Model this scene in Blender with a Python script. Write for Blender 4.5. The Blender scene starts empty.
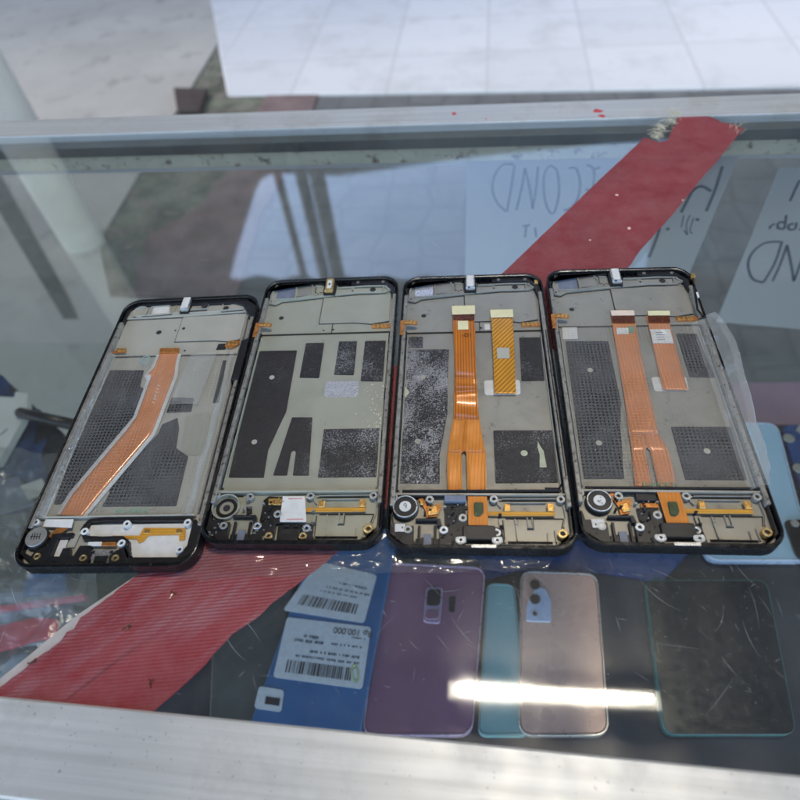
import bpy, bmesh, math, random
from math import sin, cos, pi, radians, sqrt, exp
from mathutils import Vector, Matrix
random.seed(7)
K = 0.001                                   # everything below is written in millimetres
sc = bpy.context.scene
COL = sc.collection

# ------------------------------------------------------------------ camera maths (measured from the photo)
F, TH, YAW, ROLL, HC = 607.4022, radians(50.88377), radians(-11.671758), radians(-7.524344), 227.35259
fw = Vector((sin(YAW)*cos(TH), cos(YAW)*cos(TH), -sin(TH)))
rt = fw.cross(Vector((0, 0, 1))).normalized(); up = rt.cross(fw)
R2 = rt*cos(ROLL)+up*sin(ROLL); U2 = -rt*sin(ROLL)+up*cos(ROLL)
def ray(x, y): return fw + R2*((x-400)/F) - U2*((y-400)/F)
def at(x, y, z=0.0):                        # point of the horizontal plane z (mm)
    d = ray(x, y); t = (z-HC)/d.z
    return Vector((d.x*t, d.y*t, z))
def aty(x, y, Y):                           # point of the upright plane y = Y
    d = ray(x, y); t = Y/d.y
    return Vector((d.x*t, Y, HC+d.z*t))
def mir(x, y, Y):                           # point at y = Y whose image in the glass top is seen at x, y
    p = aty(x, y, Y); return Vector((p.x, p.y, -p.z))

# ------------------------------------------------------------------ materials
MATS = {}
class N:
    def __init__(s, name):
        s.m = bpy.data.materials.new(name); s.m.use_nodes = True
        s.t = s.m.node_tree; s.n = s.t.nodes; s.l = s.t.links
        for q in list(s.n): s.n.remove(q)
        s.out = s.n.new('ShaderNodeOutputMaterial')
        s.co = s.n.new('ShaderNodeTexCoord').outputs['Object']
    def link(s, a, b): s.l.new(a, b)
    def noise(s, scale, detail=3, rough=.55, vec=None, dist=0):
        q = s.n.new('ShaderNodeTexNoise'); q.inputs['Scale'].default_value = scale
        q.inputs['Detail'].default_value = detail; q.inputs['Roughness'].default_value = rough
        q.inputs['Distortion'].default_value = dist
        s.link(vec or s.co, q.inputs['Vector']); return q.outputs['Fac']
    def mapping(s, scale=(1, 1, 1), rot=(0, 0, 0), loc=(0, 0, 0)):
        q = s.n.new('ShaderNodeMapping'); s.link(s.co, q.inputs['Vector'])
        q.inputs['Scale'].default_value = scale; q.inputs['Rotation'].default_value = rot
        q.inputs['Location'].default_value = loc
        return q.outputs['Vector']
    def ramp(s, fac, stops):
        q = s.n.new('ShaderNodeValToRGB'); e = q.color_ramp.elements
        while len(e) < len(stops): e.new(.5)
        for i, (p, c) in enumerate(stops):
            e[i].position = p
            e[i].color = (c, c, c, 1) if isinstance(c, (int, float)) else (*c[:3], 1)
        s.link(fac, q.inputs['Fac']); return q.outputs['Color']
    def math(s, op, a, b=None):
        q = s.n.new('ShaderNodeMath'); q.operation = op
        for i, v in enumerate((a, b)):
            if v is None: continue
            if isinstance(v, (int, float)): q.inputs[i].default_value = v
            else: s.link(v, q.inputs[i])
        return q.outputs[0]
    def mix(s, fac, a, b):
        q = s.n.new('ShaderNodeMix'); q.data_type = 'RGBA'
        for k, v in ((0, fac), (6, a), (7, b)):
            if isinstance(v, (int, float)): q.inputs[k].default_value = v if k == 0 else (v, v, v, 1)
            elif isinstance(v, tuple): q.inputs[k].default_value = (*v, 1)
            else: s.link(v, q.inputs[k])
        return q.outputs[2]
    def bsdf(s, col, rough=.5, metal=0, coat=0, spec=.5, trans=0, ior=1.45):
        q = s.n.new('ShaderNodeBsdfPrincipled')
        for k, v in (('Base Color', col), ('Roughness', rough), ('Metallic', metal), ('Coat Weight', coat), ('Specular IOR Level', spec), ('Transmission Weight', trans)):
            if isinstance(v, tuple): q.inputs[k].default_value = (*v, 1)
            elif isinstance(v, (int, float)): q.inputs[k].default_value = v
            else: s.link(v, q.inputs[k])
        q.inputs['Coat Roughness'].default_value = .08
        q.inputs['IOR'].default_value = ior
        return q
    def bump(s, h, dist, bs, strength=1):
        q = s.n.new('ShaderNodeBump'); q.inputs['Distance'].default_value = dist; q.inputs['Strength'].default_value = strength
        s.link(h, q.inputs['Height'])
        for b in (bs if isinstance(bs, (list, tuple)) else [bs]): s.link(q.outputs[0], b.inputs['Normal'])
    def mixsh(s, fac, a, b):
        q = s.n.new('ShaderNodeMixShader')
        if isinstance(fac, (int, float)): q.inputs[0].default_value = fac
        else: s.link(fac, q.inputs[0])
        s.link(a, q.inputs[1]); s.link(b, q.inputs[2]); return q.outputs[0]
    def done(s, sh):
        s.link(sh, s.out.inputs['Surface']); MATS[s.m.name] = s.m; return s.m

def M(name, col, rough=.5, metal=0, var=.15, scale=120, bump=0, bscale=900, coat=0, spec=.5, dirt=None, dirtamt=.5):
    a = N(name)
    f = a.noise(scale, 4)
    lo = tuple(c*(1-var) for c in col); hi = tuple(min(1, c*(1+var)) for c in col)
    c = a.ramp(f, [(.3, lo), (.7, hi)])
    if dirt:
        g = a.ramp(a.noise(scale*2.3, 5, .7), [(dirtamt, 0.), (min(1, dirtamt+.12), 1.)])
        c = a.mix(g, c, dirt)
    r = a.ramp(a.noise(scale*3, 3), [(.3, max(.02, rough-.08)), (.7, min(1, rough+.08))])
    b = a.bsdf(c, r, metal, coat, spec)
    if bump: a.bump(a.noise(bscale, 3), bump*K, b)
    return a.done(b.outputs[0])

M('grey_plate_green', (.40, .40, .325), .36, .3, .07, 60, .02, 2500, dirt=(.2, .19, .16), dirtamt=.66)
M('grey_plate_warm', (.345, .33, .285), .34, .35, .10, 60, .02, 2500, dirt=(.15, .14, .12), dirtamt=.62)
M('grey_plate_pale', (.44, .43, .37), .45, .2, .07, 60, .02, 2500, dirt=(.25, .24, .21), dirtamt=.68)
M('silver_lip', (.42, .41, .38), .35, .6, .15, 300, .02, 2500)
M('side_metal', (.30, .29, .265), .38, .4, .2, 200, .03, 1500, dirt=(.07, .06, .05), dirtamt=.54)
M('seam_shade', (.022, .018, .015), .8, 0, .4, 300)  # near-black colour of the strips that paint in shade along ledges
M('black_plastic', (.012, .012, .014), .36, 0, .3, 200, .03, 1500, dirt=(.09, .085, .08), dirtamt=.64)
M('black_rim', (.007, .007, .008), .25, 0, .3, 90, .02, 1500, dirt=(.05, .045, .04), dirtamt=.66)
M('black_shiny', (.01, .01, .013), .15, 0, .2, 200)
M('black_foam', (.02, .018, .018), .8, 0, .3, 400, .05, 3000)
M('gold', (.85, .50, .16), .3, .85, .2, 500, .03, 1500)
M('copper', (.55, .22, .06), .35, .6, .35, 500, .04, 1500)
M('brass', (.75, .50, .20), .3, .9, .2, 500)
M('steel', (.62, .62, .62), .3, .8, .15, 400, .02, 2500)
M('white_label', (.68, .67, .64), .5, 0, .08, 300)
M('yellow_tape', (.74, .68, .42), .5, 0, .06, 200)
M('pink_tape', (.78, .62, .52), .45, 0, .06, 200)
M('dark_brown_film', (.10, .028, .012), .25, 0, .25, 300, coat=.4)
M('blue_grey_film', (.17, .20, .27), .35, 0, .15, 300)
M('foil', (.66, .66, .70), .30, .55, .15, 400, .25, 350)
M('green_residue', (.46, .48, .34), .7, 0, .1, 500)
M('ink', (.02, .02, .025), .6, 0, .1, 300)
M('green_ink', (.12, .33, .22), .6, 0, .1, 300)
M('green_chip', (.03, .05, .02), .3, .2, .6, 1500, .1, 2000)
M('rail_metal', (.60, .60, .59), .38, .35, .06, 25, .02, 900, dirt=(.45, .43, .40), dirtamt=.70)
M('red_paint', (.55, .06, .07), .6, 0, .2, 300)
M('grime_strip', (.66, .60, .44), .7, 0, .12, 40, .05, 900, dirt=(.14, .10, .07), dirtamt=.55)
M('grey_gasket', (.07, .08, .07), .6, 0, .3, 30)
M('white_panel', (.62, .62, .60), .5, 0, .05, 10)
M('lilac_cloth', (.25, .18, .25), .8, 0, .12, 20, .1, 900)
M('dark_mat', (.028, .036, .05), .75, 0, .45, 14, .1, 1200)
M('dark_blue_cloth', (.012, .045, .14), .8, 0, .5, 22, .3, 300)
M('purple_back', (.38, .18, .27), .16, .3, .15, 14)
M('mint_back', (.24, .45, .44), .35, 0, .06, 20)
M('beige_back', (.74, .45, .35), .3, .1, .05, 20)
M('lamp_grey', (.3, .3, .3))
M('beige_edge', (.55, .50, .47), .3, .6, .05, 20)
M('camera_blue', (.55, .64, .80), .3, .1, .05, 50)
M('lilac_trim', (.55, .40, .55), .3, .4, .05, 50)
M('light_blue_back', (.33, .52, .68), .35, 0, .05, 18)
M('deep_blue_back', (.02, .06, .20), .3, 0, .2, 30)
M('screen_black', (.012, .017, .024), .22, 0, .1, 60)
M('teal_edge', (.035, .13, .13), .35, .2, .2, 60)
M('box_blue', (.035, .13, .29), .5, 0, .12, 30, .1, 500)
M('red_case', (.48, .05, .09), .45, 0, .2, 30)
M('blue_plastic', (.03, .12, .33), .4, 0, .3, 30)
M('white_card', (.62, .64, .60), .5, 0, .06, 30)
M('concrete_slab', (.36, .34, .30), .8, 0, .10, 3, 1.0, 30, dirt=(.25, .235, .21), dirtamt=.56)
M('moss', (.115, .12, .085), .9, 0, .6, 10, 8, 30, dirt=(.20, .16, .14), dirtamt=.50)
M('brown_soil', (.17, .12, .11), .9, 0, .35, 8, 6, 40)
M('dark_house', (.10, .10, .11), .8, 0, .2, 1)
M('brown_wood', (.05, .035, .03), .7, 0, .4, 6)
M('canopy_sheet', (.055, .052, .05), .8, 0, .2, 1)
M('painted_pole', (.80, .76, .70), .5, 0, .08, 8)
M('wall_paint', (.62, .61, .60), .7, 0, .10, 4, 1, 60, dirt=(.40, .39, .38), dirtamt=.62)
M('ivory_fibre', (.62, .56, .42), .8, 0, .2, 400)
M('tape_backing', (.44, .40, .37), .7, 0, .12, 150, .05, 2000, dirt=(.4, .25, .22), dirtamt=.66)
M('green_oval', (.10, .16, .10), .4, 0, .2, 300)

def sticker_mat(name, amount, col=(.013, .013, .017), big=45):
    a = N(name)
    fine = a.noise(1900, 3, .65); b_ = a.noise(big, 3, .6)
    t = a.math('ADD', a.math('MULTIPLY', fine, .64), a.math('MULTIPLY', b_, .36))
    m = a.ramp(t, [(.64-amount*.22, 0.), (.735-amount*.22, 1.)])  # light flecks put into the colour imitate sparkle off the textured pads
    c = a.mix(m, a.ramp(a.noise(300, 3), [(.3, tuple(x*.7 for x in col)), (.7, tuple(x*1.5 for x in col))]), (.52, .53, .56))
    bs = a.bsdf(c, a.mix(m, .30, .24), a.mix(m, 0., .7))
    a.bump(a.noise(1500, 3, .7), .30*K, bs)
    return a.done(bs.outputs[0])
sticker_mat('sticker_dark', .10)
sticker_mat('sticker_sparkle', .46)
sticker_mat('sticker_glitter', .66, big=60)
sticker_mat('sticker_mid', .30)
sticker_mat('sticker_plain', -.25, (.013, .013, .018))

def flex_mat(name, col, dark, period, rot=0, line=.35, distort=0.0):
    a = N(name)
    v = a.mapping(rot=(0, 0, rot))
    w = a.n.new('ShaderNodeTexWave'); w.wave_type = 'BANDS'; w.bands_direction = 'X'
    w.inputs['Scale'].default_value = .314159/(period*K); w.inputs['Distortion'].default_value = distort
    w.inputs['Detail'].default_value = 2; a.link(v, w.inputs['Vector'])
    m = a.ramp(w.outputs['Fac'], [(line-.12, 1.), (line+.12, 0.)])
    c0 = a.ramp(a.noise(90, 4), [(.3, tuple(x*.82 for x in col)), (.7, tuple(min(1, x*1.12) for x in col))])
    c = a.mix(a.math('MULTIPLY', m, .8), c0, dark)
    b = a.bsdf(c, .27, .1, .6)
    a.bump(a.noise(45, 2), .5*K, b, .5)
    return a.done(b.outputs[0])
flex_mat('flex_amber', (.62, .20, .025), (.33, .085, .012), 1.35, 0, .3, .3)
flex_mat('flex_amber_low', (.74, .27, .05), (.58, .19, .03), 1.5, radians(4), .12, .3)
flex_mat('flex_diagonal', (.70, .34, .04), (.36, .13, .015), 1.75, radians(40), .5)
flex_mat('flex_pale', (.72, .28, .10), (.60, .21, .07), 1.6, 0, .25)
flex_mat('flex_yellow', (.70, .36, .05), (.5, .22, .03), 1.2, radians(90), .2)

def glass_mat(name, ior=1.52, dust=.05, tint=(.955, .975, .965), dustcol=(.58, .53, .47)):
    a = N(name)
    tr = a.n.new('ShaderNodeBsdfTransparent'); tr.inputs[0].default_value = (*tint, 1)
    gl = a.n.new('ShaderNodeBsdfAnisotropic' if False else 'ShaderNodeBsdfGlossy'); a.link(a.ramp(a.noise(35, 4, .6, dist=1.5), [(.35, .015), (.75, .045)]), gl.inputs['Roughness'])
    fr = a.n.new('ShaderNodeFresnel'); fr.inputs['IOR'].default_value = ior
    # IOR inversion inside the slab is avoided by always using the facing side
    g = a.n.new('ShaderNodeNewGeometry')
    nrm = a.n.new('ShaderNodeVectorMath'); nrm.operation = 'MULTIPLY'
    sg = a.math('SUBTRACT', 1., a.math('MULTIPLY', g.outputs['Backfacing'], 2.))
    lw = a.n.new('ShaderNodeVectorMath'); lw.operation = 'DOT_PRODUCT'
    a.link(g.outputs['Incoming'], lw.inputs[0]); a.link(g.outputs['Normal'], lw.inputs[1])
    cs = a.math('ABSOLUTE', lw.outputs['Value'])
    f0 = ((ior-1)/(ior+1))**2
    sch = a.math('ADD', a.math('MULTIPLY', a.math('POWER', a.math('SUBTRACT', 1., cs), 5.), 1-f0), f0)
    for q in (fr, nrm): a.n.remove(q)
    body = a.mixsh(sch, tr.outputs[0], gl.outputs[0])
    if dust:
        smear = a.ramp(a.noise(9, 5, .65, dist=1.2), [(.35, .25), (.75, 1.)])
        speck = a.ramp(a.noise(900, 2, .5), [(.70, 0.), (.76, 1.)])
        sm2 = a.mapping(scale=(1, .12, 1), rot=(0, 0, .5))
        streak = a.ramp(a.noise(160, 3, .6, vec=sm2), [(.52, 0.), (.75, 1.)])
        d = a.math('ADD', a.math('MULTIPLY', smear, dust), a.math('ADD', a.math('MULTIPLY', speck, .12), a.math('MULTIPLY', streak, dust*.4)))
        df = a.n.new('ShaderNodeBsdfDiffuse'); df.inputs[0].default_value = (*dustcol, 1)
        body = a.mixsh(d, body, df.outputs[0])
    return a.done(body)
glass_mat('top_glass', 1.82, .042)
glass_mat('clean_glass', 1.5, .03)
a = N('scratch'); df = a.n.new('ShaderNodeBsdfDiffuse'); df.inputs[0].default_value = (.8, .82, .82, 1)
tr = a.n.new('ShaderNodeBsdfTransparent'); a.done(a.mixsh(.35, tr.outputs[0], df.outputs[0]))

def film_mat(name, milk, dots=True, rough=.12, col=(.72, .72, .70), crinkle=.25):
    a = N(name)
    tr = a.n.new('ShaderNodeBsdfTransparent'); tr.inputs[0].default_value = (.97, .97, .96, 1)
    df = a.n.new('ShaderNodeBsdfDiffuse'); df.inputs[0].default_value = (*col, 1)
    gl = a.n.new('ShaderNodeBsdfGlossy'); gl.inputs['Roughness'].default_value = rough
    m = a.ramp(a.noise(70, 4, .6), [(.3, milk*.75), (.7, milk*1.3)])
    if dots:
        v = a.mapping(scale=(1000/1.75,)*3)
        fv = a.n.new('ShaderNodeVectorMath'); fv.operation = 'FRACTION'; a.link(v, fv.inputs[0])
        sx = a.n.new('ShaderNodeSeparateXYZ'); a.link(fv.outputs[0], sx.inputs[0])
        dx = a.math('SUBTRACT', sx.outputs[0], .5); dy = a.math('SUBTRACT', sx.outputs[1], .5)
        r = a.math('SQRT', a.math('ADD', a.math('MULTIPLY', dx, dx), a.math('MULTIPLY', dy, dy)))
        hole = a.ramp(r, [(.26, 0.), (.34, 1.)])
        m = a.math('MULTIPLY', m, a.mix(a.ramp(a.noise(60, 3), [(.4, 0.), (.65, 1.)]), hole, .9))
    body = a.mixsh(m, tr.outputs[0], df.outputs[0])
    g = a.n.new('ShaderNodeNewGeometry'); lw = a.n.new('ShaderNodeVectorMath'); lw.operation = 'DOT_PRODUCT'
    a.link(g.outputs['Incoming'], lw.inputs[0]); a.link(g.outputs['Normal'], lw.inputs[1])
    sch = a.math('ADD', a.math('MULTIPLY', a.math('POWER', a.math('SUBTRACT', 1., a.math('ABSOLUTE', lw.outputs['Value'])), 4.), .8), .06)
    if crinkle:
        q = a.n.new('ShaderNodeBump'); q.inputs['Distance'].default_value = crinkle*K
        a.link(a.noise(110, 3, .5, dist=1), q.inputs['Height']); a.link(q.outputs[0], gl.inputs['Normal'])
    return a.done(a.mixsh(sch, body, gl.outputs[0]))
film_mat('dotted_film', .12)
film_mat('cloudy_film', .20, False, .10, (.70, .70, .68), .8)
film_mat('clear_wrap', .05, False, .08, crinkle=1.2)
film_mat('clear_bag', .13, False, .12, (.6, .65, .66), 1.5)

def tape_mat():
    a = N('red_cloth_tape')
    def along(sx_):
        q = a.n.new('ShaderNodeMapping'); a.link(a.mapping(rot=(0, 0, radians(-46))), q.inputs['Vector']); q.inputs['Scale'].default_value = (sx_, 1, 1)
        return q.outputs['Vector']
    def bands(rot, period, dist=0):
        v = a.mapping(rot=(0, 0, rot)); w = a.n.new('ShaderNodeTexWave'); w.bands_direction = 'X'
        w.inputs['Scale'].default_value = .314159/(period*K); w.inputs['Distortion'].default_value = dist
        w.inputs['Detail'].default_value = 1; a.link(v, w.inputs['Vector']); return w.outputs['Fac']
    w1 = bands(radians(80), 1.35, .5); w2 = bands(radians(-10), .9, .6)
    weave = a.math('MULTIPLY', a.math('ADD', w1, a.math('MULTIPLY', w2, .25)), .6)
    base = a.ramp(a.noise(25, 4), [(.3, (.20, .022, .028)), (.7, (.29, .040, .048))])
    c = a.mix(a.math('MULTIPLY', a.math('SUBTRACT', 1., w1), .45), base, (.20, .012, .018))
    # rubbed grey fibre along the tape in the near, worn part
    v = along(.12)
    st = a.noise(170, 4, .7, vec=v)
    sx = a.n.new('ShaderNodeSeparateXYZ'); a.link(a.co, sx.inputs[0])
    near = a.ramp(sx.outputs[1], [(.10, 1.), (.20, .0)])
    c0f = a.noise(14, 3)
    blob = a.ramp(a.noise(22, 2), [(.42, 0.), (.6, 1.)])
    wear = a.math('MULTIPLY', a.math('MULTIPLY', a.ramp(st, [(.45, 0.), (.62, 1.)]), near), a.math('MULTIPLY', blob, .42))
    wear = a.math('MULTIPLY', wear, a.ramp(w1, [(.2, .2), (.8, 1.)]))
    c = a.mix(wear, c, (.34, .27, .31))
    cr = a.ramp(a.noise(120, 3, .6, vec=along(.05)), [(.66, 0.), (.72, .7)])
    c = a.mix(cr, c, (.10, .01, .015))
    dust = a.ramp(a.noise(55, 6, .75), [(.38, 0.), (.8, .6)])
    c = a.mix(dust, c, (.33, .14, .145))
    cl = a.ramp(a.noise(30, 2, .5, vec=along(.03)), [(.60, 0.), (.63, .35), (.66, 0.)])
    c = a.mix(cl, c, (.50, .20, .20))
    b = a.bsdf(c, .48, 0, 0, .5)
    h = a.math('ADD', weave, a.math('MULTIPLY', a.noise(26, 3, .5, vec=along(.2)), 5.))
    a.bump(h, .16*K, b)
    return a.done(b.outputs[0])
tape_mat()

def rail_mat():
    a = N('brushed_rail')
    g1 = a.noise(300, 3, .6, vec=a.mapping(scale=(.02, 1, 1))); g2 = a.noise(22, 5, .7); g3 = a.noise(700, 2, .5)
    c = a.ramp(g1, [(.3, (.50, .50, .49)), (.7, (.64, .64, .63))])
    c = a.mix(a.ramp(g2, [(.52, 0.), (.75, .55)]), c, (.36, .34, .31))
    c = a.mix(a.ramp(g3, [(.70, 0.), (.74, .6)]), c, (.16, .15, .14))
    b = a.bsdf(c, a.ramp(g2, [(.3, .34), (.7, .55)]), .35); a.bump(g1, .03*K, b)
    return a.done(b.outputs[0])
rail_mat()
def paver_mat():
    a = N('hex_pavers')
    vo = a.n.new('ShaderNodeTexVoronoi'); vo.feature = 'DISTANCE_TO_EDGE'; vo.inputs['Scale'].default_value = 7.5
    vo.inputs['Randomness'].default_value = .35; a.link(a.co, vo.inputs['Vector'])
    j = a.ramp(vo.outputs['Distance'], [(.02, 1.), (.07, 0.)])
    c = a.ramp(a.noise(9, 5), [(.3, (.10, .10, .097)), (.7, (.15, .15, .145))])
    c = a.mix(a.math('MULTIPLY', j, .5), c, (.06, .06, .058))
    b = a.bsdf(c, .8); a.bump(vo.outputs['Distance'], .02, b, .3)
    return a.done(b.outputs[0])
paver_mat()
def rolling_mat():
    a = N('ridged_wood')
    return None

# ------------------------------------------------------------------ mesh building
SPLIT = {'clip', 'pad_hole', 'boss', 'screw_hole', 'screw_ring', 'contact', 'contact_pad', 'gold_contact', 'paint_spot', 'paint_fleck', 'black_component', 'metal_component', 'port_latch', 'loose_thread', 'green_glue', 'speaker_bay_wall', 'moulded_rib'}
class MB:
    def __init__(s): s.bm = bmesh.new(); s.mi = 0
    def poly(s, pts):
        try:
            f = s.bm.faces.new([s.bm.verts.new(Vector(p)) for p in pts]); f.material_index = s.mi; return f
        except ValueError: return None
    def prism(s, pts, z0, z1):
        n = len(pts)
        lo = [s.bm.verts.new((p[0], p[1], z0)) for p in pts]; hi = [s.bm.verts.new((p[0], p[1], z1)) for p in pts]
        fs = [s.bm.faces.new(hi), s.bm.faces.new(lo[::-1])]
        for i in range(n): fs.append(s.bm.faces.new((lo[i], lo[(i+1) % n], hi[(i+1) % n], hi[i])))
        for f in fs: f.material_index = s.mi
        return s
    def box(s, x0, x1, y0, y1, z0, z1): return s.prism([(x0, y0), (x1, y0), (x1, y1), (x0, y1)], z0, z1)
    def ring(s, o, i, z0, z1):
        n = len(o)
        V = [[s.bm.verts.new((p[0], p[1], z)) for p in L] for L, z in ((o, z0), (o, z1), (i, z1), (i, z0))]
        for a_ in range(4):
            A, B = V[a_], V[(a_+1) % 4]
            for k in range(n):
                f = s.bm.faces.new((A[k], A[(k+1) % n], B[(k+1) % n], B[k])); f.material_index = s.mi
        return s
    def cyl(s, x, y, z0, z1, r, n=20): return s.prism(circ(x, y, r, n), z0, z1)
    def washer(s, x, y, z0, z1, r1, r0, n=20): return s.ring(circ(x, y, r1, n), circ(x, y, r0, n), z0, z1)
    def strip(s, pts, w, z0, z1):            # a wall of width w along a polyline
        L, R = [], []
        P = [Vector(p[:2]) for p in pts]
        for i, p in enumerate(P):
            d = ((P[min(i+1, len(P)-1)]-p).normalized() + (p-P[max(i-1, 0)]).normalized())
            if d.length < 1e-6: d = Vector((1, 0))
            d.normalize(); nn = Vector((-d.y, d.x))
            L.append(p+nn*w/2); R.append(p-nn*w/2)
        return s.prism(R+L[::-1], z0, z1)
    def tube(s, pts, r, n=8):
        P = [Vector(p) for p in pts]; rings = []
        for i, p in enumerate(P):
            d = (P[min(i+1, len(P)-1)]-P[max(i-1, 0)]).normalized()
            a_ = d.cross(Vector((0, 0, 1)));
            if a_.length < .01: a_ = d.cross(Vector((1, 0, 0)))
            a_.normalize(); b_ = d.cross(a_)
            rr_ = r[i] if isinstance(r, (list, tuple)) else r
            rings.append([s.bm.verts.new(p+a_*rr_*cos(2*pi*k/n)+b_*rr_*sin(2*pi*k/n)) for k in range(n)])
        for A, B in zip(rings, rings[1:]):
            for k in range(n):
                f = s.bm.faces.new((A[k], A[(k+1) % n], B[(k+1) % n], B[k])); f.material_index = s.mi
        s.bm.faces.new(rings[0][::-1]).material_index = s.mi; s.bm.faces.new(rings[-1]).material_index = s.mi
        return s
    def grid(s, fn, nu, nv):
        V = [[s.bm.verts.new(Vector(fn(i/nu, j/nv))) for j in range(nv+1)] for i in range(nu+1)]
        for i in range(nu):
            for j in range(nv):
                f = s.bm.faces.new((V[i][j], V[i+1][j], V[i+1][j+1], V[i][j+1])); f.material_index = s.mi; f.smooth = True
        return s
    def build(s, name, mats, parent=None, bevel=0, smooth=False, seg=1, norm=True):
        bm = s.bm
        if norm: bmesh.ops.recalc_face_normals(bm, faces=bm.faces[:])
        if bevel:
            es = [e for e in bm.edges if len(e.link_faces) == 2 and e.calc_face_angle(0) > radians(50)]
            bmesh.ops.bevel(bm, geom=es, offset=bevel, segments=seg, profile=.5, affect='EDGES', clamp_overlap=True)
        bmesh.ops.scale(bm, vec=(K, K, K), verts=bm.verts[:])
        if name in SPLIT:
            seen = set(); isl = []
            for f0 in bm.faces:
                if f0 in seen: continue
                st = [f0]; seen.add(f0); cur = []
                while st:
                    f = st.pop(); cur.append(f)
                    for e in f.edges:
                        for g_ in e.link_faces:
                            if g_ not in seen: seen.add(g_); st.append(g_)
                isl.append(cur)
            if len(isl) > 1:
                out = None
                for cur in isl:
                    ix = {}; V = []; Fs = []
                    for f in cur:
                        q = []
                        for v in f.verts:
                            if v not in ix: ix[v] = len(V); V.append(v.co.copy())
                            q.append(ix[v])
                        Fs.append(q)
                    me = bpy.data.meshes.new(name); me.from_pydata(V, [], Fs); me.materials.append(MATS[mats])
                    o = bpy.data.objects.new(name, me); COL.objects.link(o)
                    if parent: o.parent = parent
                    out = out or o
                bm.free(); return out
        me = bpy.data.meshes.new(name); bm.to_mesh(me); bm.free()
        for m in (mats if isinstance(mats, (list, tuple)) else [mats]): me.materials.append(MATS[m])
        if smooth:
            for p in me.polygons: p.use_smooth = True
        o = bpy.data.objects.new(name, me); COL.objects.link(o)
        if parent: o.parent = parent
        return o
def circ(x, y, r, n=20): return [(x+r*cos(2*pi*k/n), y+r*sin(2*pi*k/n)) for k in range(n)]
def rr(w, h, r, n=7, cx=0, cy=0):            # rounded rectangle, half sizes w, h
    P = []
    for (sx, sy, a0) in ((1, 1, 0), (-1, 1, 90), (-1, -1, 180), (1, -1, 270)):
        for k in range(n+1):
            t = radians(a0+90*k/n); P.append((cx+sx*(w-r)+r*cos(t), cy+sy*(h-r)+r*sin(t)))
    return P
def rpoly(pts, r, n=5):                      # a polygon with its corners rounded
    P = [Vector(p[:2]) for p in pts]; out = []
    for i, p in enumerate(P):
        a_ = (P[i-1]-p); b_ = (P[(i+1) % len(P)]-p); q = min(r, a_.length*.45, b_.length*.45)
        A = p+a_.normalized()*q; B = p+b_.normalized()*q
        for k in range(n+1):
            t = k/n; out.append(tuple((A*(1-t)**2+p*2*t*(1-t)+B*t*t)))
    return out
def tagit(o, label, cat, group=None, kind=None):
    if label: o['label'] = label
    if cat: o['category'] = cat
    if group: o['group'] = group
    if kind: o['kind'] = kind
    return o
def empty(name, loc, rz=0):
    o = bpy.data.objects.new(name, None); COL.objects.link(o); o.empty_display_size = .02
    o.location = Vector(loc)*K; o.rotation_euler = (0, 0, rz); return o
def text_mesh(name, body, size, mat, parent, loc, rz=0, mirror=False, shear=0, ex=.02):
    cu = bpy.data.curves.new(name, 'FONT'); cu.body = body; cu.size = size*K; cu.extrude = ex*K; cu.shear = shear
    cu.align_x = 'CENTER'; cu.align_y = 'CENTER'
    t = bpy.data.objects.new(name+'_tmp', cu); COL.objects.link(t)
    me = bpy.data.meshes.new_from_object(t); bpy.data.objects.remove(t)
    me.name = name
    if mirror:
        for v in me.vertices: v.co.x = -v.co.x
    me.materials.clear(); me.materials.append(MATS[mat])
    o = bpy.data.objects.new(name, me); COL.objects.link(o); o.location = Vector(loc)*K; o.rotation_euler = (0, 0, rz)
    if parent: o.parent = parent
    return o

# ------------------------------------------------------------------ world, sun, camera
w = bpy.data.worlds.new('World'); sc.world = w; w.use_nodes = True
nt = w.node_tree; bg = nt.nodes['Background']
sky = nt.nodes.new('ShaderNodeTexSky'); sky.sky_type = 'NISHITA'; sky.sun_disc = False
SUN_EL, SUN_AZ = radians(50), radians(-72)      # azimuth measured clockwise from +y
sky.sun_elevation = SUN_EL; sky.sun_rotation = SUN_AZ; sky.air_density = 1.0; sky.dust_density = .9; sky.ozone_density = .25
nt.links.new(sky.outputs[0], bg.inputs[0]); bg.inputs[1].default_value = .15
sl = bpy.data.lights.new('sun', 'SUN'); sl.energy = .6; sl.angle = radians(25); sl.color = (1, .95, .88)
so = bpy.data.objects.new('sun', sl); COL.objects.link(so)
sd = Vector((sin(SUN_AZ)*cos(SUN_EL), cos(SUN_AZ)*cos(SUN_EL), sin(SUN_EL)))
so.rotation_euler = (-sd).to_track_quat('-Z', 'Y').to_euler(); so.location = sd*5

cd = bpy.data.cameras.new('camera'); cam = bpy.data.objects.new('camera', cd); COL.objects.link(cam); sc.camera = cam
cd.sensor_width = 36; cd.sensor_fit = 'HORIZONTAL'; cd.lens = 36*F/800; cd.clip_start = .01; cd.clip_end = 500
Mx = Matrix((R2, U2, -fw)).transposed().to_4x4(); Mx.translation = Vector((0, 0, HC*K)); cam.matrix_world = Mx
cd.dof.use_dof = True; cd.dof.focus_distance = .285; cd.dof.aperture_fstop = 9.5

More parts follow.
